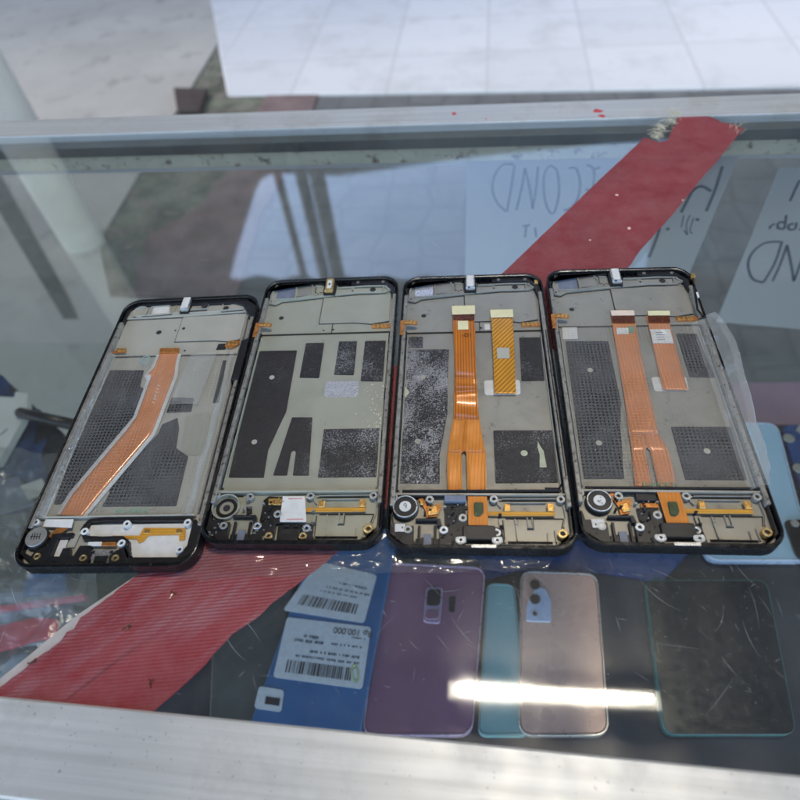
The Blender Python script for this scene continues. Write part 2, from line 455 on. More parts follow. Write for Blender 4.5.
# ------------------------------------------------------------------ outside: ground, slab, strips, building opposite, canopy
GZ = -900.
g = MB(); g.box(-30000, 30000, -20000, 60000, GZ-50, GZ); tagit(g.build('ground', 'hex_pavers'), None, None, kind='structure')
def ground_patch(name, pts, mat, dz, kind='structure', label=None, cat=None):
    b = MB(); P = [at(x, y, GZ) for x, y in pts]; b.prism([(p.x, p.y) for p in P], GZ-20, GZ+dz); o = b.build(name, mat)
    tagit(o, label, cat, kind=kind); return o
ground_patch('path', [(-900, -160), (-200, -160), (310, -160), (222, 40), (178, 113), (150, 160), (100, 245), (112, 300), (250, 306), (250, 520), (-500, 520)], 'concrete_slab', 12)
ground_patch('grass', [(222, 40), (310, -160), (330, -160), (290, 60), (262, 160), (240, 215), (215, 290), (112, 300), (100, 245), (150, 160)], 'moss', 6, kind='stuff', label='mossy green strip of low weeds beside the pale path', cat='moss')
ground_patch('terrain', [(290, 60), (330, 60), (300, 150), (262, 215), (236, 300), (132, 298), (150, 236), (196, 212), (236, 165), (252, 120)], 'brown_soil', 8)
a = N('pale_tiles'); br = a.n.new('ShaderNodeTexBrick'); a.link(a.co, br.inputs['Vector']); br.inputs['Scale'].default_value = 1.0
br.inputs['Brick Width'].default_value = .4; br.inputs['Row Height'].default_value = .4; br.inputs['Mortar Size'].default_value = .006; br.offset = 0
br.inputs['Color1'].default_value = (.62, .61, .60, 1); br.inputs['Color2'].default_value = (.56, .555, .55, 1); br.inputs['Mortar'].default_value = (.50, .49, .48, 1)
c = a.mix(a.ramp(a.noise(5, 6, .7), [(.5, 0.), (.75, .6)]), br.outputs['Color'], (.40, .39, .37)); a.done(a.bsdf(c, .6).outputs[0])
ground_patch('dark_strip', [(-20, 160), (2, 178), (70, 300), (80, 322), (66, 322), (-4, 206)], 'grey_gasket', 15, kind='structure')  # narrow dark strip on the ground, left of the mirrored pole
# pale yard beyond, and a brown board leaning at its edge
b = MB(); P = [at(x, y, GZ) for x, y in [(228, 98), (1000, 86), (1000, -160), (180, -160)]]
b.prism([(p.x, p.y) for p in P], GZ-20, GZ+14)
tagit(b.build('pavement', 'pale_tiles', bevel=8), None, None, kind='structure')
b = MB(); p0 = at(180, 118, GZ); p1 = at(203, 118, GZ); p2 = at(210, 96, GZ); p3 = at(176, 95, GZ)
b.prism([(p.x, p.y) for p in (p0, p1, p2, p3)], GZ+12, GZ+34)
tagit(b.build('wooden_plank', 'brown_wood', bevel=5), 'short dark brown plank lying outside by the pale path, past the rail', 'plank')

Y1 = 5200.
def upright(name, pts, mat, Y, thick, label, cat, group=None):
    b = MB(); P = [mir(x, y, Y) for x, y in pts]
    lo = [b.bm.verts.new(p) for p in P]; hi = [b.bm.verts.new(p+Vector((0, thick, 0))) for p in P]
    b.bm.faces.new(lo); b.bm.faces.new(hi[::-1])
    for i in range(len(P)): b.bm.faces.new((lo[i], lo[(i+1) % len(P)], hi[(i+1) % len(P)], hi[i]))
    o = b.build(name, mat); tagit(o, label, cat, group); return o
def gz_x(x, Y):                               # pixel column of the mirror image, foot on the ground
    return x
# house wall to the left, whose slanted gable bounds the sky seen in the glass
def facade(name, top, mat, Y, thick, label, cat):
    P = [mir(x, y, Y) for x, y in top]
    b = MB(); pts = [(p.x, p.z) for p in P]; pts = [(pts[0][0], GZ)]+pts+[(pts[-1][0], GZ)]
    lo = [b.bm.verts.new((x, Y, z)) for x, z in pts]; hi = [b.bm.verts.new((x, Y+thick, z)) for x, z in pts]
    b.bm.faces.new(lo); b.bm.faces.new(hi[::-1])
    for i in range(len(pts)): b.bm.faces.new((lo[i], lo[(i+1) % len(pts)], hi[(i+1) % len(pts)], hi[i]))
    o = b.build(name, mat); tagit(o, label, cat); return o
facade('house_gable', [(-700, 420), (214, 320), (225, 277), (247, 205), (262, 178), (275, 172), (276, 150)], 'brown_wood', Y1-700, 500,
       'dark house gable across the street, mirrored beside the pale blue sky in the glass', 'house')
facade('house', [(250, 170), (282, 173), (340, 175.5), (400, 167), (470, 157), (600, 144), (1100, 110)], 'dark_house', Y1+600, 500,
       'low grey house across the street, mirrored along the far edge of the glass', 'house')
facade('boundary_wall', [(690, 60), (660, 190), (640, 300), (640, 420), (1500, 500), (1500, 100)], 'dark_house', Y1+1400, 25,
       'tall grey side wall mirrored in the glass right of the red tape', 'wall')
for i, (a0, a1, b0, b1) in enumerate([((272, 165), (281, 165), (300, 278), (307, 278)), ((295, 150), (307, 150), (315, 278), (326, 278)), ((311, 150), (325, 150), (326, 278), (341, 278))]):
    P = [mir(*q, Y1) for q in (a0, a1, b1, b0)]
    xc = (P[0].x+P[1].x+P[2].x+P[3].x)/4; wd = (P[1].x-P[0].x+P[2].x-P[3].x)/4
    b = MB(); b.tube([(xc, Y1, GZ), (xc, Y1, P[2].z+900)], [wd*1.05, wd*.95], 10)
    tagit(b.build('timber_post', 'brown_wood', smooth=True), ['thin dark post mirrored at the left of the three posts in the sky reflection', 'thick dark post mirrored between two others in the sky reflection', 'thick dark post mirrored at the right of the three in the sky reflection'][i], 'post', 'posts mirrored in the glass')
# canopy overhead, its rear lengthened out of view to darken the counter
C0 = mir(225, 277, 2600); C1 = mir(700, 262, 2600); CZ = C0.z
b = MB()
def can(u, v):
    x = -4200+u*7600; y = -1500+v*4100; return (x, y, CZ+15*sin(x/38.))
n_ = 200
b.grid(can, n_, 2)
b.build('canopy', 'canopy_sheet', norm=False)
can_o = bpy.data.objects['canopy']; tagit(can_o, 'grey corrugated awning roof over the counter, its edge cutting off the mirrored sky', 'awning')
sm = can_o.modifiers.new('thick', 'SOLIDIFY'); sm.thickness = .004
# painted pole that carries it (mirrored at upper left)
p_hi = mir(103, 288, 1500); p_lo = mir(28, 150, 1500)
b = MB(); px_ = (mir(62, 205, 1500)).x
b.tube([(px_, 1500, GZ), (px_, 1500, CZ-20)], 62, 24)
tagit(b.build('awning_pole', 'painted_pole', smooth=True), 'pale round awning pole mirrored diagonally at the upper left of the glass', 'pole')
# lit tube lamp below the canopy, seen as the streak at the bottom edge
T0 = at(468, 688, 0); T1 = at(700, 700, 0)
def mirz(x, y, Z):
    d = ray(x, y); t = (-Z-HC)/d.z; return Vector((d.x*t, d.y*t, Z))
ta, tb = mirz(458, 688, CZ-120), mirz(652, 698, CZ-120)
lamp = empty('tube_lamp', (ta+tb)/2)
tagit(lamp, 'lit fluorescent tube under the awning, mirrored as the bright streak near the bottom', 'lamp')
e = MATS['white_panel']
a = N('lit_tube'); em = a.n.new('ShaderNodeEmission'); em.inputs[0].default_value = (1, .90, .74, 1); em.inputs[1].default_value = 190; a.done(em.outputs[0])
mid = (ta+tb)/2
b = MB(); b.tube([ta-mid, tb-mid], 6.5, 14); b.build('tube', 'lit_tube', lamp, smooth=True)
b = MB(); dd = (tb-ta).normalized(); nn = Vector((-dd.y, dd.x, 0))
b.prism([tuple((q)[:2]) for q in (ta-mid-dd*30-nn*25, tb-mid+dd*30-nn*25, tb-mid+dd*30+nn*25, ta-mid-dd*30+nn*25)], 24, 60); b.build('housing', 'white_panel', lamp)

# ------------------------------------------------------------------ the display case
XL, XR = -950., 720.
case = empty('display_case', (0, 250, GZ)); tagit(case, 'glass topped phone display case with pale aluminium rails', 'display case')
def cpart(b, name, mat, bevel=0):
    bmesh.ops.translate(b.bm, vec=(0, -250, -GZ), verts=b.bm.verts[:]); return b.build(name, mat, case, bevel=bevel)
GT = -.5                                      # top of the glass
b = MB(); b.box(XL, XR, 36, 449, GT-5, GT)
b.mi = 1
def scratch(x, y, L, ang, bend, wd):
    P = []
    for k in range(7):
        t = k/6-.5; P.append(Vector((x+cos(ang)*L*t-sin(ang)*bend*(t*t)*L, y+sin(ang)*L*t+cos(ang)*bend*(t*t)*L, 0)))
    for k in range(6):
        d = (P[k+1]-P[k]).normalized(); q = Vector((-d.y, d.x, 0))
        wa = wd*(1-abs(k/3-1))*.5+.015; wb = wd*(1-abs((k+1)/3-1))*.5+.015
        b.poly([(P[k]-q*wa)+Vector((0, 0, GT+.03)), (P[k+1]-q*wb)+Vector((0, 0, GT+.03)), (P[k+1]+q*wb)+Vector((0, 0, GT+.03)), (P[k]+q*wa)+Vector((0, 0, GT+.03))])
for k in range(230):
    px, py = random.uniform(-20, 820), random.choice([random.uniform(555, 700), random.uniform(110, 700)])
    p = at(px, py, GT); scratch(p.x, p.y, random.choice([1.2, 2, 3, 5, 9, 14])*random.uniform(.5, 1.3), random.choice([random.gauss(2.3, .4), random.uniform(0, pi)]), random.uniform(-.4, .4), random.uniform(.05, .16))
for k in range(500):
    px, py = random.uniform(-20, 820), random.uniform(110, 705); p = at(px, py, GT); r = random.uniform(.05, .2)
    b.poly([(q[0], q[1], GT+.03) for q in circ(p.x, p.y, r, 6)])
cpart(b, 'glass_top', ['top_glass', 'scratch'])
b = MB(); b.box(XL, XR, 447.5, 475.5, -34, .5); rail = cpart(b, 'far_rail', 'brushed_rail', .3)
b = MB()
for (px, py, s_) in ((454, 113.5, 2.6), (598, 111, 4.0), (602, 116, 3.0), (486, 119, 1.2), (560, 112, .8)):
    p = at(px, py, .5)
    b.prism([(p.x+s_*random.uniform(.5, 1)*cos(t), p.y-250+s_*random.uniform(.5, 1)*sin(t)) for t in [k*pi/5 for k in range(10)]], (.4)-GZ, (.58)-GZ)
b.build('paint_spot', 'red_paint', rail)
b = MB(); b.box(XL, XR, 438, 447.4, -14, -5.6); cpart(b, 'gasket', 'grey_gasket')
b = MB(); b.box(XL, XR, 444.5, 446.8, -29, -14.2); cpart(b, 'seal_strip', 'grime_strip', .3)
b = MB(); b.box(XL, XR, 8, 37.6, -30, 2.2); cpart(b, 'near_rail', 'brushed_rail', .8)
b = MB(); b.box(XL, XR, 448, 452.5, GZ+120, -34.2); cpart(b, 'front_glass', 'clean_glass')
b = MB(); b.box(XL, XR, 440, 470, GZ, GZ+119); cpart(b, 'plinth', 'white_panel', 1)
for x0, x1 in ((XL-30, XL-.3), (XR+.3, XR+30)):
    b = MB(); b.box(x0, x1, 12, 475, GZ, -1); cpart(b, 'side_panel', 'white_panel', 1)
SZ = -226.
b = MB(); b.box(XL, XR, -30, 430, SZ-6, SZ-1); cpart(b, 'shelf', 'clean_glass')

def flat(name, pts, z, th, mat, label, cat, group=None, parent=None, r=6, bevel=.6, n=5):
    P = [at(x, y, z) for x, y in pts]; b = MB(); b.prism(rpoly([(p.x, p.y) for p in P], r, n), z-th, z)
    o = b.build(name, mat, parent, bevel=bevel)
    if label: tagit(o, label, cat, group)
    return o
# cloths on the shelf
flat('display_mat', [(-260, 395), (-60, 372), (-2, 372), (62, 432), (118, 492), (300, 478), (420, 440), (560, 424), (1050, 424), (1100, 900), (-300, 900)], SZ+1, 1.4, 'dark_mat', 'dark slate cloth covering the shelf under the phones', 'cloth', r=10, bevel=0)
flat('lilac_cloth', [(540, 384), (1000, 380), (1020, 424), (545, 426)], SZ+2.5, 2, 'lilac_cloth', 'dull lilac strip of cloth along the far edge of the shelf', 'cloth', r=8, bevel=.5)

# papers on the front glass, marker writing seen from behind
PY = 447.2
def paper(name, pts, label):
    P = [aty(x, y, PY) for x, y in pts]; b = MB(); zt = P[0].z
    lo = [b.bm.verts.new(p+Vector((0, .25, 0))) for p in P]; hi = [b.bm.verts.new(p) for p in P]
    b.bm.faces.new(lo); b.bm.faces.new(hi[::-1])
    for i in range(len(P)): b.bm.faces.new((lo[i], lo[(i+1) % len(P)], hi[(i+1) % len(P)], hi[i]))
    a_ = b.build(name, 'paper_sheet'); tagit(a_, label, 'paper', 'handwritten papers on the front glass'); return a_
a = N('paper_sheet'); c = a.ramp(a.noise(12, 3), [(.3, (.50, .51, .51)), (.7, (.58, .59, .59))])
df = a.bsdf(c, .8); tl = a.n.new('ShaderNodeBsdfTranslucent'); tl.inputs[0].default_value = (.7, .72, .74, 1); a.done(a.mixsh(.4, df.outputs[0], tl.outputs[0]))
M('marker_ink', (.07, .09, .12), .6, 0, .2, 90)
pa = paper('paper_notice', [(467, 160), (738, 157), (668, 325), (464, 330)], 'white paper with mirrored SECOND lettering crossed by the red tape')
pb = paper('paper_notice', [(779, 168), (1010, 160), (930, 340), (716, 322)], 'white paper with mirrored writing at the right edge, past the tape')
def strokes(parent, L, wd):
    b = MB()
    for S in L:
        S2 = []
        for i in range(len(S)-1):
            for k in range(4):
                t = k/4; p0 = S[max(i-1, 0)]; p1 = S[i]; p2 = S[i+1]; p3 = S[min(i+2, len(S)-1)]
                S2.append(tuple(.5*((2*p1[j])+(-p0[j]+p2[j])*t+(2*p0[j]-5*p1[j]+4*p2[j]-p3[j])*t*t+(-p0[j]+3*p1[j]-3*p2[j]+p3[j])*t**3) for j in (0, 1)))
        S2.append(S[-1])
        P = [aty(x, y, PY-.3) for x, y in S2]
        L_, R_ = [], []
        for i, p in enumerate(P):
            d = (P[min(i+1, len(P)-1)]-P[max(i-1, 0)]).normalized(); q = Vector((-d.z, 0, d.x))*wd/2
            L_.append(p+q); R_.append(p-q)
        vl = [b.bm.verts.new(v) for v in L_]; vr = [b.bm.verts.new(v) for v in R_]
        for i in range(len(P)-1): b.bm.faces.new((vl[i], vl[i+1], vr[i+1], vr[i]))
    return b.build('writing', 'marker_ink', parent, norm=False)
Z3 = lambda *p: [(400+x/4, 90+y/4) for x, y in p]
Z4 = lambda *p: [(600+x/4, 90+y/4) for x, y in p]
strokes(pa, [Z3((458, 300), (445, 390), (428, 485)), Z3((455, 298), (410, 300), (378, 345), (370, 400), (388, 450), (425, 487)),
             Z3((500, 312), (485, 400), (465, 482)), Z3((500, 312), (520, 400), (530, 475)), Z3((552, 305), (545, 390), (530, 475)),
             Z3((600, 300), (577, 340), (578, 430), (600, 490), (622, 480), (636, 400), (628, 325), (600, 300)),
             Z3((675, 312), (705, 315), (720, 370), (712, 430), (685, 470), (655, 482)), Z3((772, 318), (800, 310)),
             Z3((748, 300), (775, 318), (770, 390), (740, 400)), Z3((490, 545), (520, 540)), Z3((505, 542), (500, 590)), Z3((540, 550), (545, 590))], 1.9)
strokes(pa, [Z4((490, 305), (460, 400), (425, 485)), Z4((445, 405), (405, 385), (370, 405), (345, 450), (325, 490)), Z4((385, 515), (395, 522)),
             Z4((240, 550), (220, 610), (195, 670)), Z4((268, 552), (275, 560))], 2.4)
strokes(pa, [Z4((360, 500), (345, 540), (350, 580), (335, 560)), Z4((375, 510), (360, 560), (370, 575)), Z4((335, 500), (325, 550))], .9)
strokes(pb, [Z4((800, 360), (780, 400), (760, 445)), Z4((728, 605), (700, 690), (655, 768)), Z4((722, 607), (660, 612), (610, 650), (592, 700), (610, 755), (655, 770)),
             Z4((748, 620), (720, 700), (690, 765)), Z4((748, 620), (765, 700), (775, 765)), Z4((818, 640), (800, 700), (775, 765)),
             Z4((745, 500), (738, 555)), Z4((740, 530), (715, 530), (712, 552), (738, 556)), Z4((700, 535), (682, 545), (680, 556)),
             Z4((775, 535), (755, 540), (757, 558), (780, 555), (785, 530)), Z4((830, 500), (815, 556), (798, 555)), Z4((850, 640), (840, 700), (860, 760), (890, 700), (880, 640), (850, 640))], 2.2)

# ------------------------------------------------------------------ things on the shelf under the glass
tz = SZ+9.5
ph = flat('purple_phone', [(386, 563), (485, 568), (472, 735), (362, 735)], tz+2, 8.5, 'purple_back', 'purple phone lying face down between the blue box and the mint phone', 'phone', r=9, bevel=1.4)
def onp(parent, name, pts, z, th, mat, r=2, bevel=.3): return flat(name, pts, z, th, mat, None, None, parent=parent, r=r, bevel=bevel)
cm = onp(ph, 'camera_module', [(426, 587), (443, 587), (440, 624), (423, 622)], tz+2.8, 1.2, 'lilac_trim', 3)
onp(cm, 'lens', [(427.5, 589), (441.5, 589), (440, 606), (426, 606)], tz+3.2, .7, 'screen_black', 3)
onp(cm, 'lens', [(426, 609.5), (439.5, 609.5), (438.5, 619), (425, 619)], tz+3.2, .7, 'purple_back', 2.5)
onp(ph, 'flash', [(449.5, 596), (456, 596), (454.5, 612.5), (448.5, 612)], tz+2.5, .9, 'screen_black', 1.5)
flat('mint_phone', [(487, 584), (514, 585), (530, 735), (478, 735)], tz-1, 7.5, 'mint_back', 'pale mint phone lying between the purple and the beige phone', 'phone', r=6, bevel=1.2)
ph = flat('beige_phone', [(521, 571), (597, 574), (609, 735), (519, 735)], tz, 8, 'beige_back', 'beige phone with a pale blue triple camera bump', 'phone', r=9, bevel=1.4)
cm = onp(ph, 'camera_bump', [(536, 587), (545, 588), (551, 600), (551, 622), (526, 621), (527, 604)], tz+1, 1.4, 'camera_blue', 2)
for (x, y, r) in ((535, 584.5, 5.2), (535, 599, 5.2), (535, 613.5, 2.3)):
    p = at(x, y, tz+1.8); b = MB(); b.cyl(p.x, p.y, tz, tz+2, r*.72, 24); o = b.build('lens', 'black_shiny', cm, bevel=.3)
ph = flat('black_phone', [(644, 579), (768, 579), (798, 735), (663, 735)], tz-1, 8, 'teal_edge', 'large black screened phone with teal edges at the lower right', 'phone', r=9, bevel=1.3)
onp(ph, 'screen', [(646, 581), (766.3, 581), (796, 734), (665.3, 734)], tz-.6, .8, 'screen_black', 7, .1)
flat('light_blue_phone', [(690, 424), (777, 423), (813, 560), (706, 560)], tz, 8, 'light_blue_back', 'light blue phone lying beyond the rightmost opened phone', 'phone', r=11, bevel=1.4)
ph = flat('dark_blue_phone', [(781, 424), (870, 424), (925, 520), (822, 560), (800, 480)], tz, 8, 'deep_blue_back', 'dark blue phone at the right edge beside the light blue one', 'phone', r=9, bevel=1.4)
for (x, y) in ((789, 438), (799, 468)):
    p = at(x, y, tz+.8); b = MB(); b.cyl(p.x, p.y, tz-.5, tz+1, 4.5, 20); b.build('lens', 'silver_lip', ph, bevel=.3)
ph = flat('grey_phone', [(784, 520), (850, 516), (870, 600), (797, 556)], tz+3, 2.5, 'black_shiny', 'small black camera cover at the right edge on the light blue phone', 'camera cover', r=4, bevel=.4)
p = at(795, 523, tz+3.5); b = MB(); b.cyl(p.x, p.y, tz+2, tz+3.6, 3, 16); b.build('lens', 'steel', ph, bevel=.2)
# blue box with price labels
bx = flat('blue_box', [(322, 520), (398, 530), (360, 735), (246, 735)], tz+4, 12, 'box_blue', 'blue flat box with white price labels under the clear wrap', 'box', r=3, bevel=1)
LABZ = tz+4.5
def label_card(pts, name='price_label'):
    return onp(bx, name, pts, LABZ, .7, 'white_label', 2.5, .05)
def quadmap(q):
    P = [at(x, y, LABZ+.12) for x, y in q]
    return lambda u, v: (P[0]*(1-u)*(1-v)+P[1]*u*(1-v)+P[2]*u*v+P[3]*(1-u)*v)
def marks(q, parent, code, seed, lines):
    random.seed(seed); f = quadmap(q); b = MB()
    u = .12
    while u < .86:
        w_ = random.choice((.006, .01, .016, .022)); b.poly([f(u, code[0]), f(u+w_, code[0]), f(u+w_, code[1]), f(u, code[1])]); u += w_+random.choice((.008, .012, .02))
    b.build('barcode', 'ink', parent, norm=False)
    b = MB()
    for (v, u0, u1, h) in lines:
        u = u0
        while u < u1:
            w_ = random.uniform(.008, .022); b.poly([f(u, v), f(u+w_, v), f(u+w_, v+h*random.uniform(.6, 1)), f(u, v+h*random.uniform(.6, 1))]); u += w_+random.choice((.006, .008, .03))
    b.build('small_print', 'marker_ink', parent, norm=False)
q1 = [(318, 561), (377, 575), (364, 623), (283, 610)]; q2 = [(287, 617), (371, 627), (362, 689), (273, 677)]; q3 = [(259, 686), (284, 690), (281, 712), (254, 708)]
l1 = label_card(q1); marks(q1, l1, (.66, .86), 3, [(.30, .5, .9, .05), (.42, .35, .95, .05), (.52, .3, .8, .035)])
l2 = label_card(q2); marks(q2, l2, (.70, .90), 5, [(.26, .25, .42, .06), (.34, .15, .5, .06), (.34, .58, .95, .04), (.5, .35, .92, .05), (.6, .2, .92, .045), (.2, .8, .95, .03)])
f = quadmap(q2); pc = f(.80, .12); d_ = f(1, .12)-f(0, .12)
text_mesh('price', 'Rp 100.000', 6.2, 'ink', l2, pc+Vector((0, 0, .05)), math.atan2(d_.y, d_.x)+pi)
l3 = label_card(q3); f = quadmap(q3)
b = MB(); b.poly([f(.35, .4), f(.9, .4), f(.9, .75), f(.35, .75)]); b.build('print_mark', 'ink', l3, norm=False)
p = at(355, 673, GT+.9); b = MB(); d_ = radians(-72)
b.ring([(p.x+cos(d_)*5.2*.62*cos(t)-sin(d_)*1.9*.8*sin(t), p.y+sin(d_)*5.2*.62*cos(t)+cos(d_)*1.9*.8*sin(t)) for t in [k*pi/12 for k in range(24)]],
       [(p.x+cos(d_)*3.4*.6*cos(t)-sin(d_)*.9*.8*sin(t), p.y+sin(d_)*3.4*.6*cos(t)+cos(d_)*.9*.8*sin(t)) for t in [k*pi/12 for k in range(24)]], GT+.05, GT+.9)
tagit(b.build('plastic_ring', 'green_oval', bevel=.2), 'tiny dark green oval ring lying over the lower price label', 'ring')
# dark cloth between tape and box
flat('dark_pouch', [(214, 590), (300, 560), (262, 735), (208, 735)], tz-2, 6, 'grey_gasket', 'dark green-grey pouch between the red tape and the blue box', 'pouch', r=8, bevel=1.5)
def edge_band(par, pts, z, mat, r):
    P = [at(x, y, z) for x, y in pts]; c_ = sum(P, Vector((0, 0, 0)))/len(P)
    o_ = rpoly([tuple((p+(p-c_).normalized()*.7)[:2]) for p in P], r+.5, 5); i_ = rpoly([tuple((p-(p-c_).normalized()*1.0)[:2]) for p in P], r-.8, 5)
    b = MB(); b.ring(o_, i_, z-6.5, z+.35); b.build('edge_band', mat, par, bevel=.25)
for nm, pts, z, mt, r in (('purple_phone', [(386, 563), (485, 568), (472, 735), (362, 735)], tz+2, 'lilac_trim', 9), ('beige_phone', [(521, 571), (597, 574), (609, 735), (519, 735)], tz, 'beige_edge', 9),
                          ('mint_phone', [(487, 584), (514, 585), (530, 735), (478, 735)], tz-1, 'mint_back', 6), ('light_blue_phone', [(690, 424), (777, 423), (813, 560), (706, 560)], tz, 'camera_blue', 11)):
    edge_band(bpy.data.objects[nm], pts, z, mt, r)
flat('teal_pouch', [(60, 500), (120, 505), (98, 560), (40, 566), (34, 530)], tz-3, 5, 'teal_edge', 'dark teal pouch just left of the leftmost opened phone', 'pouch', r=5, bevel=1)
flat('grey_card', [(-30, 486), (18, 476), (34, 504), (-20, 520)], tz+1, 2, 'blue_grey_film', 'slate grey card under the clear bag at the left edge', 'card', r=2, bevel=.3)
flat('white_tag', [(20, 486), (42, 478), (48, 492), (28, 500)], tz+2, 1, 'white_card', 'small white tag under the clear bag near the left edge', 'tag', r=1, bevel=.2)
flat('navy_case', [(66, 470), (100, 486), (84, 520), (44, 506)], tz-2, 6, 'deep_blue_back', 'navy phone case between the white tag and the leftmost opened phone', 'phone case', r=5, bevel=1)
flat('navy_tray', [(440, 540), (700, 540), (660, 585), (640, 578), (600, 572), (515, 570), (486, 580), (480, 562)], tz-5, 3, 'deep_blue_back', 'navy blue sheet showing above the mint and beige phones', 'sheet', r=3, bevel=.5)
flat('silver_strip', [(796, 430), (800, 424), (860, 470), (856, 476)], tz+1, 1, 'steel', 'thin silver strip across the dark blue phone at the right edge', 'strip', r=1, bevel=.2)
# left: white carton, marker, blue cloth, bags
def lumpy(name, pts4, z, amp, mat, label, cat, nu=36, nv=36, freq=.05, seed=1, kind=None, under=False):
    from mathutils import noise as nz
    P = [at(x, y, z) for x, y in pts4]
    def fn(u, v):
        p = P[0]*(1-u)*(1-v)+P[1]*u*(1-v)+P[2]*u*v+P[3]*(1-u)*v
        q = Vector((p.x*freq, p.y*freq, seed*7.3))
        e_ = min(1, 5*min(u, 1-u, v, 1-v)+.1)
        jx = nz.noise(q*1.3+Vector((5, 0, 0)))*6; jy = nz.noise(q*1.3+Vector((0, 9, 0)))*6
        return (p.x+jx, p.y+jy, z+amp*(abs(nz.noise(q))*1.6+.35*abs(nz.noise(q*3.1)))*e_)
    b = MB(); b.grid(fn, nu, nv); o = b.build(name, mat, norm=False); tagit(o, label, cat, kind=kind); return o
lumpy('blue_cloth', [(-60, 378), (2, 376), (118, 500), (-60, 520)], SZ+2, 9, 'dark_blue_cloth', 'crumpled navy blue cloth beneath the white carton at the left edge', 'cloth', seed=3)
ct = flat('white_carton', [(-60, 393), (14, 397), (15, 391), (27, 393), (27, 409), (22, 420), (-2, 462), (-60, 470)], tz+8, 9, 'white_card', 'white carton poking in at the left edge over navy cloth', 'carton', r=2, bevel=.6)
b = MB()
random.seed(11)
for k in range(7):
    p = at(-1+k*1.1, 436-k*.9, tz+8.1); b.poly([(p.x, p.y, tz+8.12), (p.x+.9, p.y+.4, tz+8.12), (p.x+1.1, p.y+2.8, tz+8.12), (p.x+.2, p.y+2.6, tz+8.12)])
b.build('small_print', 'ink', ct, norm=False)
b = MB(); p0 = at(17, 412, tz+13); p1 = at(75, 425, tz+9); b.tube([p0, p0+(p1-p0)*.05, p1], [3.2, 5.2, 5.5], 16)
tagit(b.build('black_marker', 'black_plastic', smooth=True), 'thick black marker lying across the corner of the white carton', 'marker')
flat('black_wallet', [(38, 408), (70, 440), (122, 500), (60, 520), (46, 470), (34, 440)], tz-1, 5, 'screen_black', 'black wallet strip lying over the navy cloth beside the leftmost phone', 'wallet', r=4, bevel=1)
flat('bagged_phone', [(-40, 520), (26, 512), (40, 590), (-40, 600)], tz-2, 6, 'grey_gasket', 'dark phone in clear bag at the left edge', 'phone', r=6, bevel=1)
flat('blue_case', [(28, 568), (62, 562), (66, 592), (20, 596)], tz, 6, 'blue_plastic', 'small blue phone case in bag just below the leftmost opened phone', 'phone case', r=4, bevel=1)
flat('slate_case', [(-40, 592), (66, 590), (86, 640), (-40, 650)], tz-2, 5, 'blue_grey_film', 'slate blue phone case between the two red edged ones at the left', 'phone case', r=6, bevel=1)
flat('red_strip', [(-40, 611), (84, 594), (85, 599), (-40, 618)], tz+1, 4, 'red_case', 'thin red edge strip crossing the slate phone case', 'strip', r=1, bevel=.4)
flat('red_case', [(-40, 634), (36, 617), (58, 619), (56, 637), (36, 640), (-40, 660)], tz+1, 5, 'red_case', 'red phone case end showing at the left edge above the tape', 'phone case', r=3, bevel=.6)
flat('green_pouch', [(86, 560), (150, 548), (128, 590), (70, 640), (72, 600)], tz-3, 5, 'grey_gasket', 'dark grey-green pouch beside the upper edge of the red tape', 'pouch', r=5, bevel=1)
lumpy('plastic_bag', [(-60, 478), (96, 500), (98, 610), (-60, 600)], tz+3, 12, 'clear_bag', 'crumpled clear plastic bag lying left of the leftmost phone', 'plastic bag', seed=5, freq=.028)
lumpy('plastic_bag', [(-60, 585), (90, 575), (75, 665), (-60, 705)], tz+3, 12, 'clear_bag', 'crumpled clear plastic bag over the red phone case', 'plastic bag', seed=9, freq=.03)
lumpy('plastic_bag', [(-60, 440), (60, 455), (70, 520), (-60, 530)], tz+8, 10, 'clear_bag', 'crumpled clear plastic bag just below the white carton', 'plastic bag', seed=12, freq=.035)

# ------------------------------------------------------------------ red cloth tape on the glass
random.seed(21)
def rag(pts, amp, step=2.2):
    out = []
    for i in range(len(pts)-1):
        a_, b_ = Vector(pts[i]), Vector(pts[i+1]); n = max(1, int((b_-a_).length/step))
        for k in range(n):
            q = a_+(b_-a_)*k/n; out.append((q.x+random.uniform(-amp, amp), q.y+random.uniform(-amp, amp)))
    return out+[pts[-1]]
def TP(pts, z=0): return [tuple(at(x, y, z)[:2]) for x, y in pts]
lower_edge = TP([(60, 795), (165, 701), (200, 670), (215, 652), (232, 634), (258, 617), (272, 603), (300, 582), (328, 560), (400, 496)])
low_up = TP([(400, 362), (135, 577), (100, 603), (80, 618), (74, 628), (66, 632), (62, 640), (30, 663), (25, 669), (0, 687), (-90, 760)])
hi_lo = TP([(400, 496), (560, 342), (631, 264), (640, 250), (672, 215), (700, 180), (716, 162), (732, 142), (743, 129)])
hi_top = TP([(743, 129), (737, 125), (722, 122), (711, 117), (697, 115), (690, 107), (681, 114), (676, 121), (668, 140), (661, 142), (652, 140), (645, 137)])
hi_up = TP([(645, 137), (598, 181), (507, 269), (400, 362)])
outline = rag(lower_edge, .16)[:-1]+rag(hi_lo, .10)[:-1]+rag(hi_top, .6, 1.5)[:-1]+rag(hi_up, .08)[:-1]+rag(low_up, .30, 1.6)
b = MB(); b.prism(outline, GT+.12, GT+.42); tp = b.build('cloth_tape', 'red_cloth_tape')
tagit(tp, 'red cloth tape stuck diagonally across the glass, under the opened phones', 'tape')
b = MB(); b.prism(TP([(-90, 752), (0, 678), (30, 654), (75, 616), (136, 575), (150, 580), (60, 665), (-60, 760)]), GT+.06, GT+.11+.05)
b.build('adhesive_edge', 'tape_backing', tp)
b = MB()
